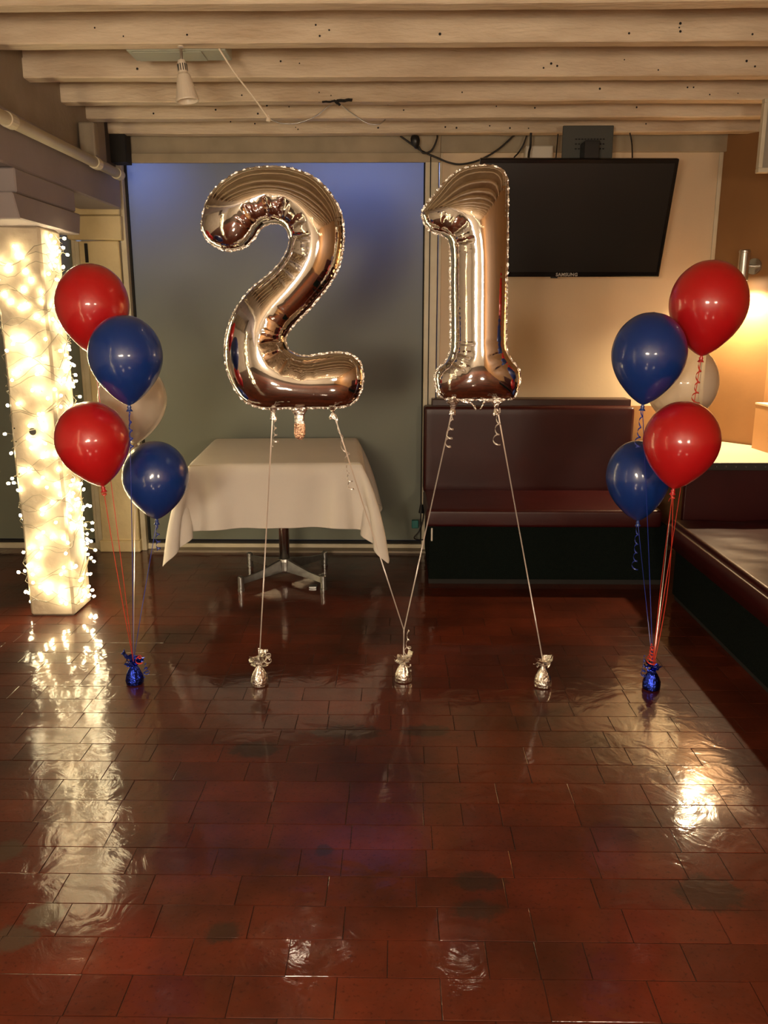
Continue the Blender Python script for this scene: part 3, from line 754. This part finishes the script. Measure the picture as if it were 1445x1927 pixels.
cable('pull_cord', [P(405,80,3.62), P(440,135,3.66), P(475,180,3.72), P(505,222,3.78)], .0036, M['pale_cable'], 'pale cord slanting down from the joist right of the cone lamp', 'cord')
cable('thin_wire', [P(507,224,4.70), P(530,232,4.70), P(562,231,4.70), P(595,218,4.70), P(618,200,4.70), P(637,195,4.70), P(660,212,4.70), P(690,231,4.70), P(712,234,4.70), P(725,225,4.72)], .0028, M['steel'], 'thin brown wire looping below the joists from a scrap of tape', 'wire')
bm = bmesh.new(); c = P(505,222,3.785); lathe(bm, [(0,.014),(.006,.012),(.011,-.010),(.008,-.014),(0,-.014)], 12, Matrix.Translation(c)); tag(obj('cord_pull_knob', bm, M['pale_cable'], None), 'small pale bell-shaped knob on the slanting ceiling cord', 'knob')
bm = bmesh.new()
for (xa, ya, xb, yb, ww) in ((606,192,636,190,.010), (634,190,663,188,.016), (628,189,640,198,.012)):
    a_, b_ = P(xa, ya, 4.425), P(xb, yb, 4.425); n_ = 8; pts = [a_.lerp(b_, k/n_)+Vector((0, .002*math.sin(k*2), .0012*math.sin(k*1.3))) for k in range(n_+1)]
    tape(bm, pts, [Vector((0,-1,.3))]*len(pts), ww, .001)
tag(obj('tape_scrap', bm, M['dark'], None), 'torn scrap of black tape stuck to a ceiling joist', 'tape')
# leaf-like scraps of wire at joist
e = cable('wall_lead', [P(797,962,5.27), P(795,980,5.25), P(788,1000,5.24), P(779,1012,5.24), P(790,1016,5.25), P(806,1014,5.28)], .004, M['cable'], 'black lead beside the left end of the bench with a teal connector')
cc = P(781,986,5.22); bm = bmesh.new(); box(bm, cc.x-.022, cc.x+.022, 5.20, 5.24, cc.z-.026, cc.z+.026, .005); pc(obj('teal_connector', bm, M['teal'], e), e)
bm = bmesh.new(); c2 = P(793,958,5.27); cyl(bm, c2+Vector((0,0,.03)), c2-Vector((0,0,.025)), .010, .020, 10); pc(obj('plug', bm, M['black'], e), e)

# ================================================================== TABLE + CLOTH
TC = Vector((-.66, 4.715)); TR = R(4.0); TZ = .765; TW, TD = .89, .96
tab = empty('pedestal_table', (TC.x, TC.y, 0), TR); tag(tab, 'square pedestal table with chrome column hidden under a white cloth', 'table')
boxobj('tabletop', -TW/2, TW/2, -TD/2, TD/2, TZ-.03, TZ, M['cream_trim'], tab, .003)
bm = bmesh.new(); cyl(bm, (0,0,.10), (0,0,TZ-.035), .030, n=28); obj('column', bm, M['chrome'], tab, smooth=False)
for p in bpy.data.objects['column'].data.polygons: p.use_smooth = len(p.vertices) == 4
bm = bmesh.new(); lathe(bm, [(0,.12),(.038,.12),(.042,.105),(.042,.05),(.035,.035),(0,.035)], 20); obj('hub', bm, M['cast'], tab)
bm = bmesh.new(); box(bm, -.16, .16, -.16, .16, TZ-.042, TZ-.0305); obj('top_plate', bm, M['cast'], tab)
for sx, sy in ((-1,-1),(1,-1),(-1,1),(1,1)):
    f = Vector((sx*.232, sy*.245, 0)); d = f.normalized(); s = Vector((-d.y, d.x, 0))
    bm = bmesh.new(); rings = []
    for t, hw, zl, zh in ((.03,.018,.045,.118),(.12,.015,.045,.10),(.22,.013,.045,.082),(f.length,.011,.042,.072)):
        c = d*t; rings.append([bm.verts.new(c+s*hw+Vector((0,0,zl))), bm.verts.new(c-s*hw+Vector((0,0,zl))), bm.verts.new(c-s*hw*.6+Vector((0,0,zh))), bm.verts.new(c+s*hw*.6+Vector((0,0,zh)))])
    for a, b_ in zip(rings[:-1], rings[1:]):
        for k in range(4): bm.faces.new((a[k], a[(k+1)%4], b_[(k+1)%4], b_[k]))
    bm.faces.new(rings[0]); bm.faces.new(rings[-1][::-1])
    lg_ = obj('leg', bm, M['cast'], tab)
    bm = bmesh.new(); lathe(bm, [(0,.088),(.014,.088),(.018,.083),(.018,.014),(.020,.012),(.020,0),(0,0)], 18, Matrix.Translation(f)); obj('foot', bm, M['cast'], lg_)
tag(boxobj('folded_wedge', PZ(581,1108,0).x, PZ(597,1103,0).x-.0, PZ(590,1108,0).y, PZ(590,1103,0).y, .0, .012, M['cast'], None, .002), 'small pale wedge lying beside the front right table foot', 'wedge')
# cloth by a small mass-spring drape
def drape(n=73, size=1.60, seed=3):
    sp_ = size/(n-1)
    g = (np.arange(n)-(n-1)/2)*sp_
    X, Yg = np.meshgrid(g, g, indexing='ij')
    sy_ = .98
    p = np.stack([X, Yg*1.02+.0, np.full_like(X, TZ+.004)], -1)
    rest0 = p.copy(); hx, hy = TW/2+.004, TD/2+.004
    inside = (abs(p[...,0]) <= hx) & (abs(p[...,1]) <= hy)
    rs = np.random.RandomState(seed); p[...,2] += np.where(inside, 0, rs.rand(n,n)*.002)
    # begin partly folded
    ox = np.maximum(abs(p[...,0])-hx, 0); oy = np.maximum(abs(p[...,1])-hy, 0)
    p[...,2] -= np.where(inside, 0, .35*np.sqrt(ox**2+oy**2)); 
    prev = p.copy(); inv = np.where(inside, 0., 1.)
    sets = []
    def add(di, dj, k):
        for par in (0, 1):
            I, J = np.meshgrid(np.arange(n), np.arange(n), indexing='ij')
            ok = (I+di < n) & (I+di >= 0) & (J+dj < n) & (J+dj >= 0)
            step = abs(di) if di else abs(dj)
            key = ((I//step) if di else (J//step)) % 2
            ok &= key == par
            a = (I[ok], J[ok]); b_ = (I[ok]+di, J[ok]+dj)
            l_ = np.linalg.norm(rest0[a]-rest0[b_], axis=-1); sets.append((a, b_, l_, k))
    add(1,0,1.); add(0,1,1.); add(1,1,.7); add(1,-1,.7); add(2,0,.55); add(0,2,.55); add(4,0,.10); add(0,4,.10)
    dt = .014
    for it in range(260):
        v = (p-prev)*.975; prev = p.copy()
        p = p+v*inv[...,None]; p[...,2] -= inv*9.8*dt*dt
        for k_ in range(9):
            for a, b_, l_, k in sets:
                d = p[b_]-p[a]; L2 = np.linalg.norm(d, axis=-1); wa, wb_ = inv[a], inv[b_]; ws = wa+wb_+1e-9
                c = (k*(L2-l_)/(L2*ws+1e-12))[:,None]*d
                p[a] += c*wa[:,None]; p[b_] -= c*wb_[:,None]
            m_ = .006; px_, py_ = p[...,0], p[...,1]
            ins = (abs(px_) < TW/2+m_) & (abs(py_) < TD/2+m_) & (inv > 0)
            top = ins & (p[...,2] > TZ-.02)
            p[...,2] = np.where(top, np.maximum(p[...,2], TZ+.004), p[...,2])
            sd = ins & ~top
            ddx = TW/2+m_-abs(px_); ddy = TD/2+m_-abs(py_)
            mvx = sd & (ddx < ddy) & (ddx < .06); mvy = sd & (ddy <= ddx) & (ddy < .06)
            p[...,0] = np.where(mvx, np.sign(px_)*(TW/2+m_), px_); p[...,1] = np.where(mvy, np.sign(py_)*(TD/2+m_), py_)
            # back of the cloth rests against the window
            p[...,1] = np.minimum(p[...,1], YB-.07-TC.y+.0)
    return p
pz = drape()
n = pz.shape[0]
me = bpy.data.meshes.new('tablecloth')
me.from_pydata([tuple(v) for v in pz.reshape(-1,3)], [], [(i*n+j, (i+1)*n+j, (i+1)*n+j+1, i*n+j+1) for i in range(n-1) for j in range(n-1)])
cl = link('tablecloth', me, M['cloth'], None, (TC.x, TC.y, 0), True); cl.rotation_euler = (0,0,TR)
sd = cl.modifiers.new('thick', 'SOLIDIFY'); sd.thickness = .0015; sd.offset = 1
ss = cl.modifiers.new('sub', 'SUBSURF'); ss.levels = 1; ss.render_levels = 1
tag(cl, 'white tablecloth draped with pointed corners over the square table', 'tablecloth')

# ================================================================== FOIL NUMBER BALLOONS
def resample(pts, step):
    pts = np.array(pts); d = np.linalg.norm(np.roll(pts,-1,0)-pts, axis=1); s = np.concatenate([[0], np.cumsum(d)]); Lt = s[-1]
    n_ = int(Lt/step); q_ = np.arange(n_)*Lt/n_; cl_ = np.vstack([pts, pts[:1]])
    return np.stack([np.interp(q_, s, cl_[:,0]), np.interp(q_, s, cl_[:,1])], 1)
def inflate(outline, name, par, a=.92, cre=.010):
    o_ = resample([(p.x, p.y) for p in catmull([Vector((x,y,0)) for x,y in outline], 10, True)], .0045)
    area = .5*np.sum(o_[:,0]*np.roll(o_[:,1],-1)-np.roll(o_[:,0],-1)*o_[:,1])
    if area < 0: o_ = o_[::-1].copy()
    n_ = len(o_)
    t = np.roll(o_,-1,0)-np.roll(o_,1,0); t /= np.linalg.norm(t,axis=1)[:,None]; nin = np.stack([-t[:,1], t[:,0]],1)
    ang = np.unwrap(np.arctan2(t[:,1],t[:,0])); kv = (np.roll(ang,-6)-np.roll(ang,6)); kv = (kv+np.pi)%(2*np.pi)-np.pi; kv /= 12*.0045
    ker = np.hanning(17); ker /= ker.sum(); kv = np.convolve(np.r_[kv[-8:],kv,kv[:8]], ker, 'valid')
    conc = np.clip(-kv*.05, 0, 1)      # concave stretches of outline
    pts = [tuple(p) for p in o_]
    def nearest(Q):
        out_i = np.empty(len(Q), int); out_d = np.empty(len(Q))
        for k in range(0, len(Q), 2000):
            D = np.linalg.norm(Q[k:k+2000,None]-o_[None], axis=2); out_i[k:k+2000] = D.argmin(1); out_d[k:k+2000] = D.min(1)
        return out_i, out_d
    extra = []
    for off, sk in ((.0008,1),(.0022,1),(.0045,1),(.0078,1)):
        Q = o_+nin*off; i_, d_ = nearest(Q); extra.append(Q[d_ > off*.92])
    g = .0056; mn, mxx = o_.min(0), o_.max(0)
    gx = np.arange(mn[0], mxx[0], g); gy = np.arange(mn[1], mxx[1], g*.866)
    G_ = np.array([(x+(g/2 if k%2 else 0), y) for k, y in enumerate(gy) for x in gx])
    x, y = G_[:,0], G_[:,1]; ins = np.zeros(len(G_), bool)
    for k in range(n_):
        x1_, y1_ = o_[k]; x2_, y2_ = o_[(k+1)%n_]
        c = ((y1_ > y) != (y2_ > y)); 
        if c.any(): ins ^= c & (x < (x2_-x1_)*(y-y1_)/(y2_-y1_+1e-15)+x1_)
    G_ = G_[ins]; i_, d_ = nearest(G_); G_ = G_[d_ > .0112]
    allp = np.vstack([o_]+extra+[G_])
    V, E, Fc, ov, oe, of = delaunay_2d_cdt([Vector(p) for p in allp], [], [list(range(n_))], 1, 1e-6)
    V = np.array([(v[0], v[1]) for v in V]); T = np.array([f for f in Fc if len(f) == 3])
    N_ = len(V); bi = np.zeros(N_, bool)
    ii, dd = nearest(V); bi = dd < 1e-5
    # cotangent Laplacian, conjugate gradients
    rI, rJ, rW = [], [], []; mass = np.zeros(N_)
    for k in range(3):
        i0, i1, i2 = T[:,k], T[:,(k+1)%3], T[:,(k+2)%3]
        e1, e2 = V[i0]-V[i2], V[i1]-V[i2]; cr = np.abs(e1[:,0]*e2[:,1]-e1[:,1]*e2[:,0])+1e-12; ct = (e1*e2).sum(1)/cr*.5
        rI.append(i0); rJ.append(i1); rW.append(ct); np.add.at(mass, i0, cr/6)
    rI, rJ, rW = map(np.concatenate, (rI, rJ, rW)); fr = ~bi
    def Aop(u):
        d = rW*(u[rI]-u[rJ]); return np.bincount(rI, d, N_)-np.bincount(rJ, d, N_)
    diag = np.bincount(rI, rW, N_)+np.bincount(rJ, rW, N_); diag[diag <= 0] = 1e-3
    u = np.zeros(N_); r = mass*fr; z_ = r/diag; p = z_.copy(); rz = (r*z_).sum()
    for it in range(700):
        Ap = Aop(p)*fr; al = rz/(p*Ap).sum(); u += al*p; r -= al*Ap
        if np.abs(r).max() < 1e-11: break
        z_ = r/diag; rn = (r*z_).sum(); p = z_+rn/rz*p; rz = rn
    h = a*np.sqrt(2*np.maximum(u,0)*1.0)
    s = ii*.0045; dcl = dd; c = conc[ii]
    # deep radial creases at inner bends + puckering along the seam
    rel = np.clip(dcl/np.maximum(.09,1e-3), 0, 1)
    env = np.sin(np.pi*np.clip(rel*1.05,0,1))**.8
    sd_ = np.array([noise.noise(Vector((x_*19.0, 0.3, 1.7))) for x_ in s[:]])
    ph = s/.034+.5*sd_; deep = 1-np.abs(np.sin(np.pi*ph))**.35
    fine = np.abs(np.sin(np.pi*s/.0105))
    crs = c*env*(cre*2.2*deep+cre*.28*fine)
    puck = (.0018*np.sin(2*np.pi*s/.019+2*sd_)+.0012*np.sin(2*np.pi*s/.0117))*np.exp(-dcl/.012)*np.clip(dcl/.003,0,1)*(1-.5*c)
    h = np.maximum(h-crs+puck, 0); h[bi] = 0
    h[~bi] = np.maximum(h[~bi], .0004)
    idx = np.full(N_, -1); idx[~bi] = np.arange((~bi).sum())+N_
    verts = [(V[k,0], -h[k], V[k,1]) for k in range(N_)]+[(V[k,0], h[k], V[k,1]) for k in range(N_) if not bi[k]]
    faces = [tuple(int(x) for x in t) for t in T]+[tuple(int(k if bi[k] else idx[k]) for k in t[::-1]) for t in T]
    me = bpy.data.meshes.new(name); me.from_pydata(verts, [], faces); me.update()
    bm = bmesh.new(); bm.from_mesh(me); bmesh.ops.recalc_face_normals(bm, faces=bm.faces[:]); bm.to_mesh(me); bm.free()
    link(name, me, M['foil'], par, smooth=True)
    # flat welded seam flange, crinkled
    bm = bmesh.new(); ring = []
    for k in range(n_):
        wv = .0040+.0026*abs(math.sin(k*.42+2*noise.noise(Vector((k*.11,0,0)))))+.001*math.sin(k*1.9)
        wv *= (1-.55*conc[k]); zz = .0028*math.sin(k*.8+2*math.sin(k*.17))
        a_ = o_[k]+nin[k]*.0015; b_ = o_[k]-nin[k]*wv
        ring.append((bm.verts.new((a_[0], -.0006, a_[1])), bm.verts.new((b_[0], zz-.0004, b_[1])), bm.verts.new((b_[0], zz+.0004, b_[1])), bm.verts.new((a_[0], .0006, a_[1]))))
    for k in range(n_):
        r1, r2 = ring[k], ring[(k+1)%n_]
        for m_ in range(3): bm.faces.new((r1[m_], r1[m_+1], r2[m_+1], r2[m_]))
    obj('seam_flange', bm, M['foil_crinkle'], par)
    return o_
two = [(35,450),(60,330),(110,240),(180,175),(270,120),(370,92),(480,85),(590,92),(700,125),(780,170),(850,240),(910,330),(943,430),(950,540),(940,640),(915,740),(860,840),(790,930),(730,1000),(670,1060),(620,1115),(585,1170),(578,1215),(600,1265),(655,1298),(720,1308),(800,1297),(880,1287),(960,1290),(1020,1312),(1060,1360),(1076,1430),(1070,1500),(1050,1560),(1015,1605),(960,1630),(880,1640),(780,1640),(700,1642),(600,1642),(480,1645),(400,1636),(335,1612),(285,1570),(240,1500),(207,1420),(187,1330),(186,1230),(203,1130),(240,1035),(295,945),(360,870),(430,812),(500,750),(558,680),(595,600),(598,530),(572,475),(522,450),(462,455),(412,485),(370,545),(325,592),(265,617),(200,622),(130,600),(78,560),(45,510)]
one = [(182,530),(205,488),(260,420),(330,335),(400,278),(470,250),(560,240),(640,248),(690,280),(711,335),(714,420),(712,700),(708,1000),(702,1300),(708,1390),(738,1455),(778,1505),(790,1555),(784,1610),(768,1660),(745,1690),(690,1697),(600,1698),(520,1698),(430,1698),(350,1695),(305,1685),(280,1655),(266,1605),(262,1555),(280,1510),(322,1468),(350,1415),(360,1350),(360,1200),(358,1000),(358,850),(354,760),(338,700),(300,672),(245,652),(205,615),(186,572)]
def number_balloon(name, zx, zy, sc_, outl, Y0, label, rz=0):
    W_ = [P(zx+x/sc_, zy+y/sc_, Y0) for x, y in outl]
    cx = sum(p.x for p in W_)/len(W_); z0_ = min(p.z for p in W_)
    e = empty(name, (cx, Y0, z0_), rz); tag(e, label, 'balloon', 'silver foil number balloons')
    inflate([((p.x-cx), p.z-z0_) for p in W_], 'foil_body', e)
    return e
YN = 3.22
n2 = number_balloon('number_balloon', 370, 290, 3.44, two, YN, 'large silver foil balloon in the shape of a curving numeral two')
n1 = number_balloon('number_balloon', 740, 240, 3.322, one, YN, 'large silver foil balloon in the shape of an upright numeral one', R(0))
def local(e, p):
    return e.matrix_basis.inverted() @ Vector(p)
# tabs, neck and valve
def tab(par, px, py):
    p = local(par, P(px, py, YN)); bm = bmesh.new()
    lathe(bm, [(0,.030),(.010,.026),(.022,.012),(.010,-.002),(.005,-.012),(.010,-.024),(.013,-.034),(.004,-.036),(0,-.034)], 12, Matrix.Translation(p) @ Matrix.Diagonal((1.15,.6,1.1,1)))
    rough_verts(bm, .006, 70, px); obj('foil_tab', bm, M['foil_crinkle'], par)
for px, py in ((513,771),(626,770)): tab(n2, px, py)
for px, py in ((852,762),(934,762)): tab(n1, px, py)
p = local(n2, P(563, 770, YN)); zs_ = 1/ppm(P(563,800,YN))
bm = bmesh.new(); lathe(bm, [(.024,.014),(.017,-.004),(.0105,-.020),(.0105,-.050),(0,-.052)], 16, Matrix.Translation(p) @ Matrix.Diagonal((1.75,.6,1.15,1))); rough_verts(bm, .0035, 70, 3)
obj('inflation_neck', bm, M['foil_crinkle'], n2)
bm = bmesh.new(); lathe(bm, [(0,-.045),(.012,-.048),(.0125,-.085),(.010,-.096),(.005,-.103),(0,-.105)], 16, Matrix.Translation(p) @ Matrix.Diagonal((1.75,.6,1.15,1))); rough_verts(bm, .003, 80, 3)
o = obj('valve_tail', bm, M['foil_copper'], n2); o['label'] = 'copper coloured crinkled valve tail'
for k, (xa, ya, xb, yb, xc, yc) in enumerate(((868,756,886,758,896,771), (904,771,912,757,928,755))):
    bm = bmesh.new(); pts = catmull([local(n1, P(xa,ya,YN)), local(n1, P(xb,yb,YN)), local(n1, P(xc,yc,YN))], 8)
    tube(bm, pts, .004, 6); rough_verts(bm, .004, 90, k); obj('foil_tab', bm, M['foil_crinkle'], n1)

# ================================================================== WEIGHTS
def weight(px, py, m, label, grp, seed, frill=1.0):
    b0 = PZ(px, py, 0); q_ = random.Random(seed)
    e = empty('balloon_weight', b0, q_.uniform(0,6)); tag(e, label, 'weight', grp)
    bm = bmesh.new(); lathe(bm, [(0,0),(.030,.0),(.036,.005),(.037,.018),(.035,.034),(.030,.050),(.022,.066),(.012,.080),(.008,.090),(.010,.096),(0,.098)], 22)
    for v in bm.verts:
        if v.co.z > .001:
            an = math.atan2(v.co.y, v.co.x); k = 1+.07*math.sin(an*9+seed)*(v.co.z/.09)+.05*noise.noise(v.co*90+Vector((seed,0,0)))
            v.co.x *= k; v.co.y *= k; v.co.z += .003*noise.noise(v.co*60)
    for v in bm.verts: v.co.z = max(v.co.z, .0)
    obj('weight_body', bm, m, e)
    bm = bmesh.new()
    for k in range(13):
        an = k*2*math.pi/13+q_.uniform(-.2,.2); d = Vector((math.cos(an), math.sin(an), 0)); ln = q_.uniform(.034,.062)*frill; up = q_.uniform(.2,1.2)
        pts = [Vector((0,0,.092))+d*ln*t*(1-.2*t*up)+Vector((0,0,ln*up*t-.012*t*t+.004*math.sin(9*t+k))) for t in (0,.2,.4,.6,.8,1)]
        s = Vector((-d.y, d.x, 0)); rings = []
        for i, p_ in enumerate(pts):
            ww = .003+.017*(i/5); cr = .004*math.sin(i*2.3+k)
            rings.append((bm.verts.new(p_+s*ww+Vector((0,0,cr))), bm.verts.new(p_-Vector((0,0,.003))), bm.verts.new(p_-s*ww-Vector((0,0,cr)))))
        for a, b_ in zip(rings[:-1], rings[1:]):
            bm.faces.new((a[0],a[1],b_[1],b_[0])); bm.faces.new((a[1],a[2],b_[2],b_[1]))
    o = obj('foil_frill', bm, m, e)
    s_ = o.modifiers.new('th','SOLIDIFY'); s_.thickness = .0006
    return e
GW = 'foil balloon weights standing on the floor'
wts = {}
wts['bl'] = weight(254, 1286, M['foil_blue'], 'blue foil weight on the floor under the left balloon bunch', GW, 1, .9)
wts['s1'] = weight(489, 1289, M['foil_crinkle'], 'silver foil weight on the floor below the numeral 2', GW, 2)
wts['s2'] = weight(759, 1281, M['foil_crinkle'], 'silver foil weight where two ribbons meet between the numerals', GW, 3, .75)
wts['s3'] = weight(1021, 1291, M['foil_crinkle'], 'silver foil weight below and right of the numeral 1', GW, 4, .75)
wts['br'] = weight(1225, 1296, M['foil_blue'], 'blue foil weight with red ribbon curls under the right balloon bunch', GW, 5, .7)
def wtop(k, dz=.095): return wts[k].location+Vector((0,0,dz))
def on_weight(k, m, args):
    e = wts[k]; inv_ = (Matrix.Translation(e.location) @ Matrix.Rotation(e.rotation_euler.z,4,'Z')).inverted()
    bm = bmesh.new(); curl(bm, *args[0], **args[1]); o = obj('ribbon_curl', bm, m, e); o.matrix_parent_inverse = inv_
on_weight('s2', M['silver_rib'], ((P(768,1185,wts['s2'].location.y), .11, .012, 3), dict(seed=2)))
on_weight('s2', M['silver_rib'], ((P(772,1250,wts['s2'].location.y), .06, .008, 3), dict(seed=6)))
on_weight('s1', M['silver_rib'], ((P(503,1226,wts['s1'].location.y-.02), .045, .018, 2), dict(seed=4)))
on_weight('s1', M['silver_rib'], ((P(486,1234,wts['s1'].location.y-.02), .03, .014, 1.5), dict(seed=5)))
on_weight('br', M['red_rib'], ((P(1227,1214,wts['br'].location.y-.02), .075, .016, 5), dict(seed=7)))
on_weight('br', M['blue_rib'], ((P(1213,1235,wts['br'].location.y-.02), .09, .008, 4), dict(seed=8)))
on_weight('bl', M['red_rib'], ((P(262,1232,wts['bl'].location.y-.02), .03, .014, 1.5), dict(seed=9)))
on_weight('bl', M['blue_rib'], ((P(274,1250,wts['bl'].location.y), .05, .012, 2.5), dict(seed=3)))

# ribbons of the number balloons (each ribbon is a part of its balloon)
def ribbon_on(e, a, b_, m, **kw):
    bm = bmesh.new(); straight_ribbon(bm, a, b_, **kw); o = obj('ribbon', bm, m, e); o.matrix_parent_inverse = e.matrix_basis.inverted(); return o
def curl_on(e, m, parent=None, *a, **kw):
    bm = bmesh.new(); curl(bm, *a, **kw); o = obj('ribbon_curl', bm, m, e); o.matrix_parent_inverse = e.matrix_basis.inverted(); return o
for e_ in (n1, n2): e_.matrix_basis
S.view_layers[0].update()
meet = P(760, 1186, wts['s2'].location.y)
sr = M['silver_rib']
ribbon_on(n2, P(513,780,YN), wtop('s1'), sr)
ribbon_on(n2, P(628,779,YN), meet, sr)
ribbon_on(n1, P(851,772,YN), meet, sr)
ribbon_on(n1, P(936,771,YN), wtop('s3'), sr)
ribbon_on(n1, meet, wtop('s2'), sr)
curl_on(n2, sr, None, P(517,776,YN), .13, .010, 4.5, seed=1)
curl_on(n2, sr, None, P(630,778,YN), .19, .012, 2.6, drift=(.05,0), seed=2)
curl_on(n2, sr, None, P(652,876,YN-.02), .10, .010, 3, drift=(.02,0), seed=3)
curl_on(n1, sr, None, P(853,772,YN), .15, .014, 4, drift=(-.02,0), seed=4)
curl_on(n1, sr, None, P(940,768,YN), .14, .014, 3.2, drift=(-.01,0), seed=6)

# ================================================================== LATEX BALLOONS
PROF = [(0,0),(.012,.22),(.03,.36),(.06,.50),(.12,.68),(.2,.835),(.3,.945),(.4,.995),(.47,1.0),(.56,.965),(.66,.875),(.76,.73),(.85,.545),(.92,.37),(.965,.22),(.99,.12),(1.0,.055)]
def latex_balloon(px, py, wpx, Y0, m, mr, label, tilt=0, key='bl', ratio=1.235, curlspec=None, shift=(0,0), ribn=1):
    """px,py centre of the bulb"""
    c = P(px, py, Y0); Rr = wpx/2/ppm(c)*.985; H_ = 2*Rr*ratio
    e = empty('latex_balloon', c); tag(e, label, 'balloon', 'latex balloons of the left bunch' if key == 'bl' else 'latex balloons of the right bunch')
    prof = catmull([Vector((r_*Rr, H_/2-t*H_, 0)) for t, r_ in PROF], 3)
    mt_ = Matrix.Rotation(R(tilt), 4, 'Y')
    bm = bmesh.new(); lathe(bm, [(max(0,p_.x) if i else 0, p_.y) for i, p_ in enumerate(prof)], 40, mt_)
    obj('bulb', bm, m, e, smooth=True).name = 'balloon_skin'
    bm = bmesh.new(); b_ = -H_/2; lathe(bm, [(.0075,b_+.002),(.005,b_-.004),(.009,b_-.009),(.006,b_-.013),(.011,b_-.021),(.0125,b_-.024),(.009,b_-.024),(0,b_-.018)], 14, mt_)
    obj('knot', bm, m, e, smooth=True)
    k0 = c+mt_ @ Vector((0,0,b_-.010)); k1 = wtop(key, .10)
    S.view_layers[0].update()
    for r_i in range(ribn):
        bm = bmesh.new(); straight_ribbon(bm, k0, k1+Vector((.003*r_i,0,0)), wd=.0028, sag=(rnd.uniform(-.006,.006) if r_i == 0 else .022)); o = obj('ribbon', bm, mr, e); o.matrix_parent_inverse = Matrix.Translation(c).inverted()
    if curlspec:
        ln, rad, tn, dr = curlspec
        bm = bmesh.new(); curl(bm, k0, ln, rad, tn, drift=dr, seed=int(px)); o = obj('ribbon_curl', bm, mr, e); o.matrix_parent_inverse = Matrix.Translation(c).inverted()
    return e
R_, B_, W_ = M['red_latex'], M['blue_latex'], M['pearl_latex']
latex_balloon(174, 582, 137, 3.27, R_, M['red_rib'], 'upper red balloon of the left bunch, beside the lit post', 3, 'bl', 1.24)
latex_balloon(237, 678, 139, 3.05, B_, M['blue_rib'], 'upper blue balloon of the left bunch, overlapping a red one', 0, 'bl', 1.225, (.16,.008,5,(0,0)))
latex_balloon(250, 758, 128, 3.45, W_, M['silver_rib'], 'pearl white balloon half hidden in the left bunch', 0, 'bl', 1.22)
latex_balloon(176, 836, 138, 3.06, R_, M['red_rib'], 'lower red balloon of the left bunch with a knot at its base', -8, 'bl', 1.19, (.03,.012,1.3,(0,0)))
latex_balloon(293, 904, 125, 3.33, B_, M['blue_rib'], 'lowest blue balloon of the left bunch, in front of the table', 2, 'bl', 1.21, (.13,.010,4,(0,0)))
latex_balloon(1332, 580, 144, 3.22, R_, M['red_rib'], 'upper red balloon of the right bunch, below the wall lamp', 3, 'br', 1.235, (.17,.014,4,(-.01,0)))
latex_balloon(1220, 675, 139, 3.14, B_, M['blue_rib'], 'upper blue balloon of the right bunch, under the television corner', 3, 'br', 1.245, (.16,.010,4,(-.01,0)))
latex_balloon(1282, 728, 134, 3.55, W_, M['silver_rib'], 'pearl white balloon half hidden in the right bunch', 0, 'br', 1.2)
latex_balloon(1281, 838, 141, 3.08, R_, M['red_rib'], 'lower red balloon of the right bunch, in front of the ledge', 5, 'br', 1.19, (.04,.012,1.3,(0,0)), ribn=2)
latex_balloon(1200, 905, 118, 3.38, B_, M['blue_rib'], 'lowest blue balloon of the right bunch, in front of the bench', -4, 'br', 1.31, (.20,.011,5,(0,0)))
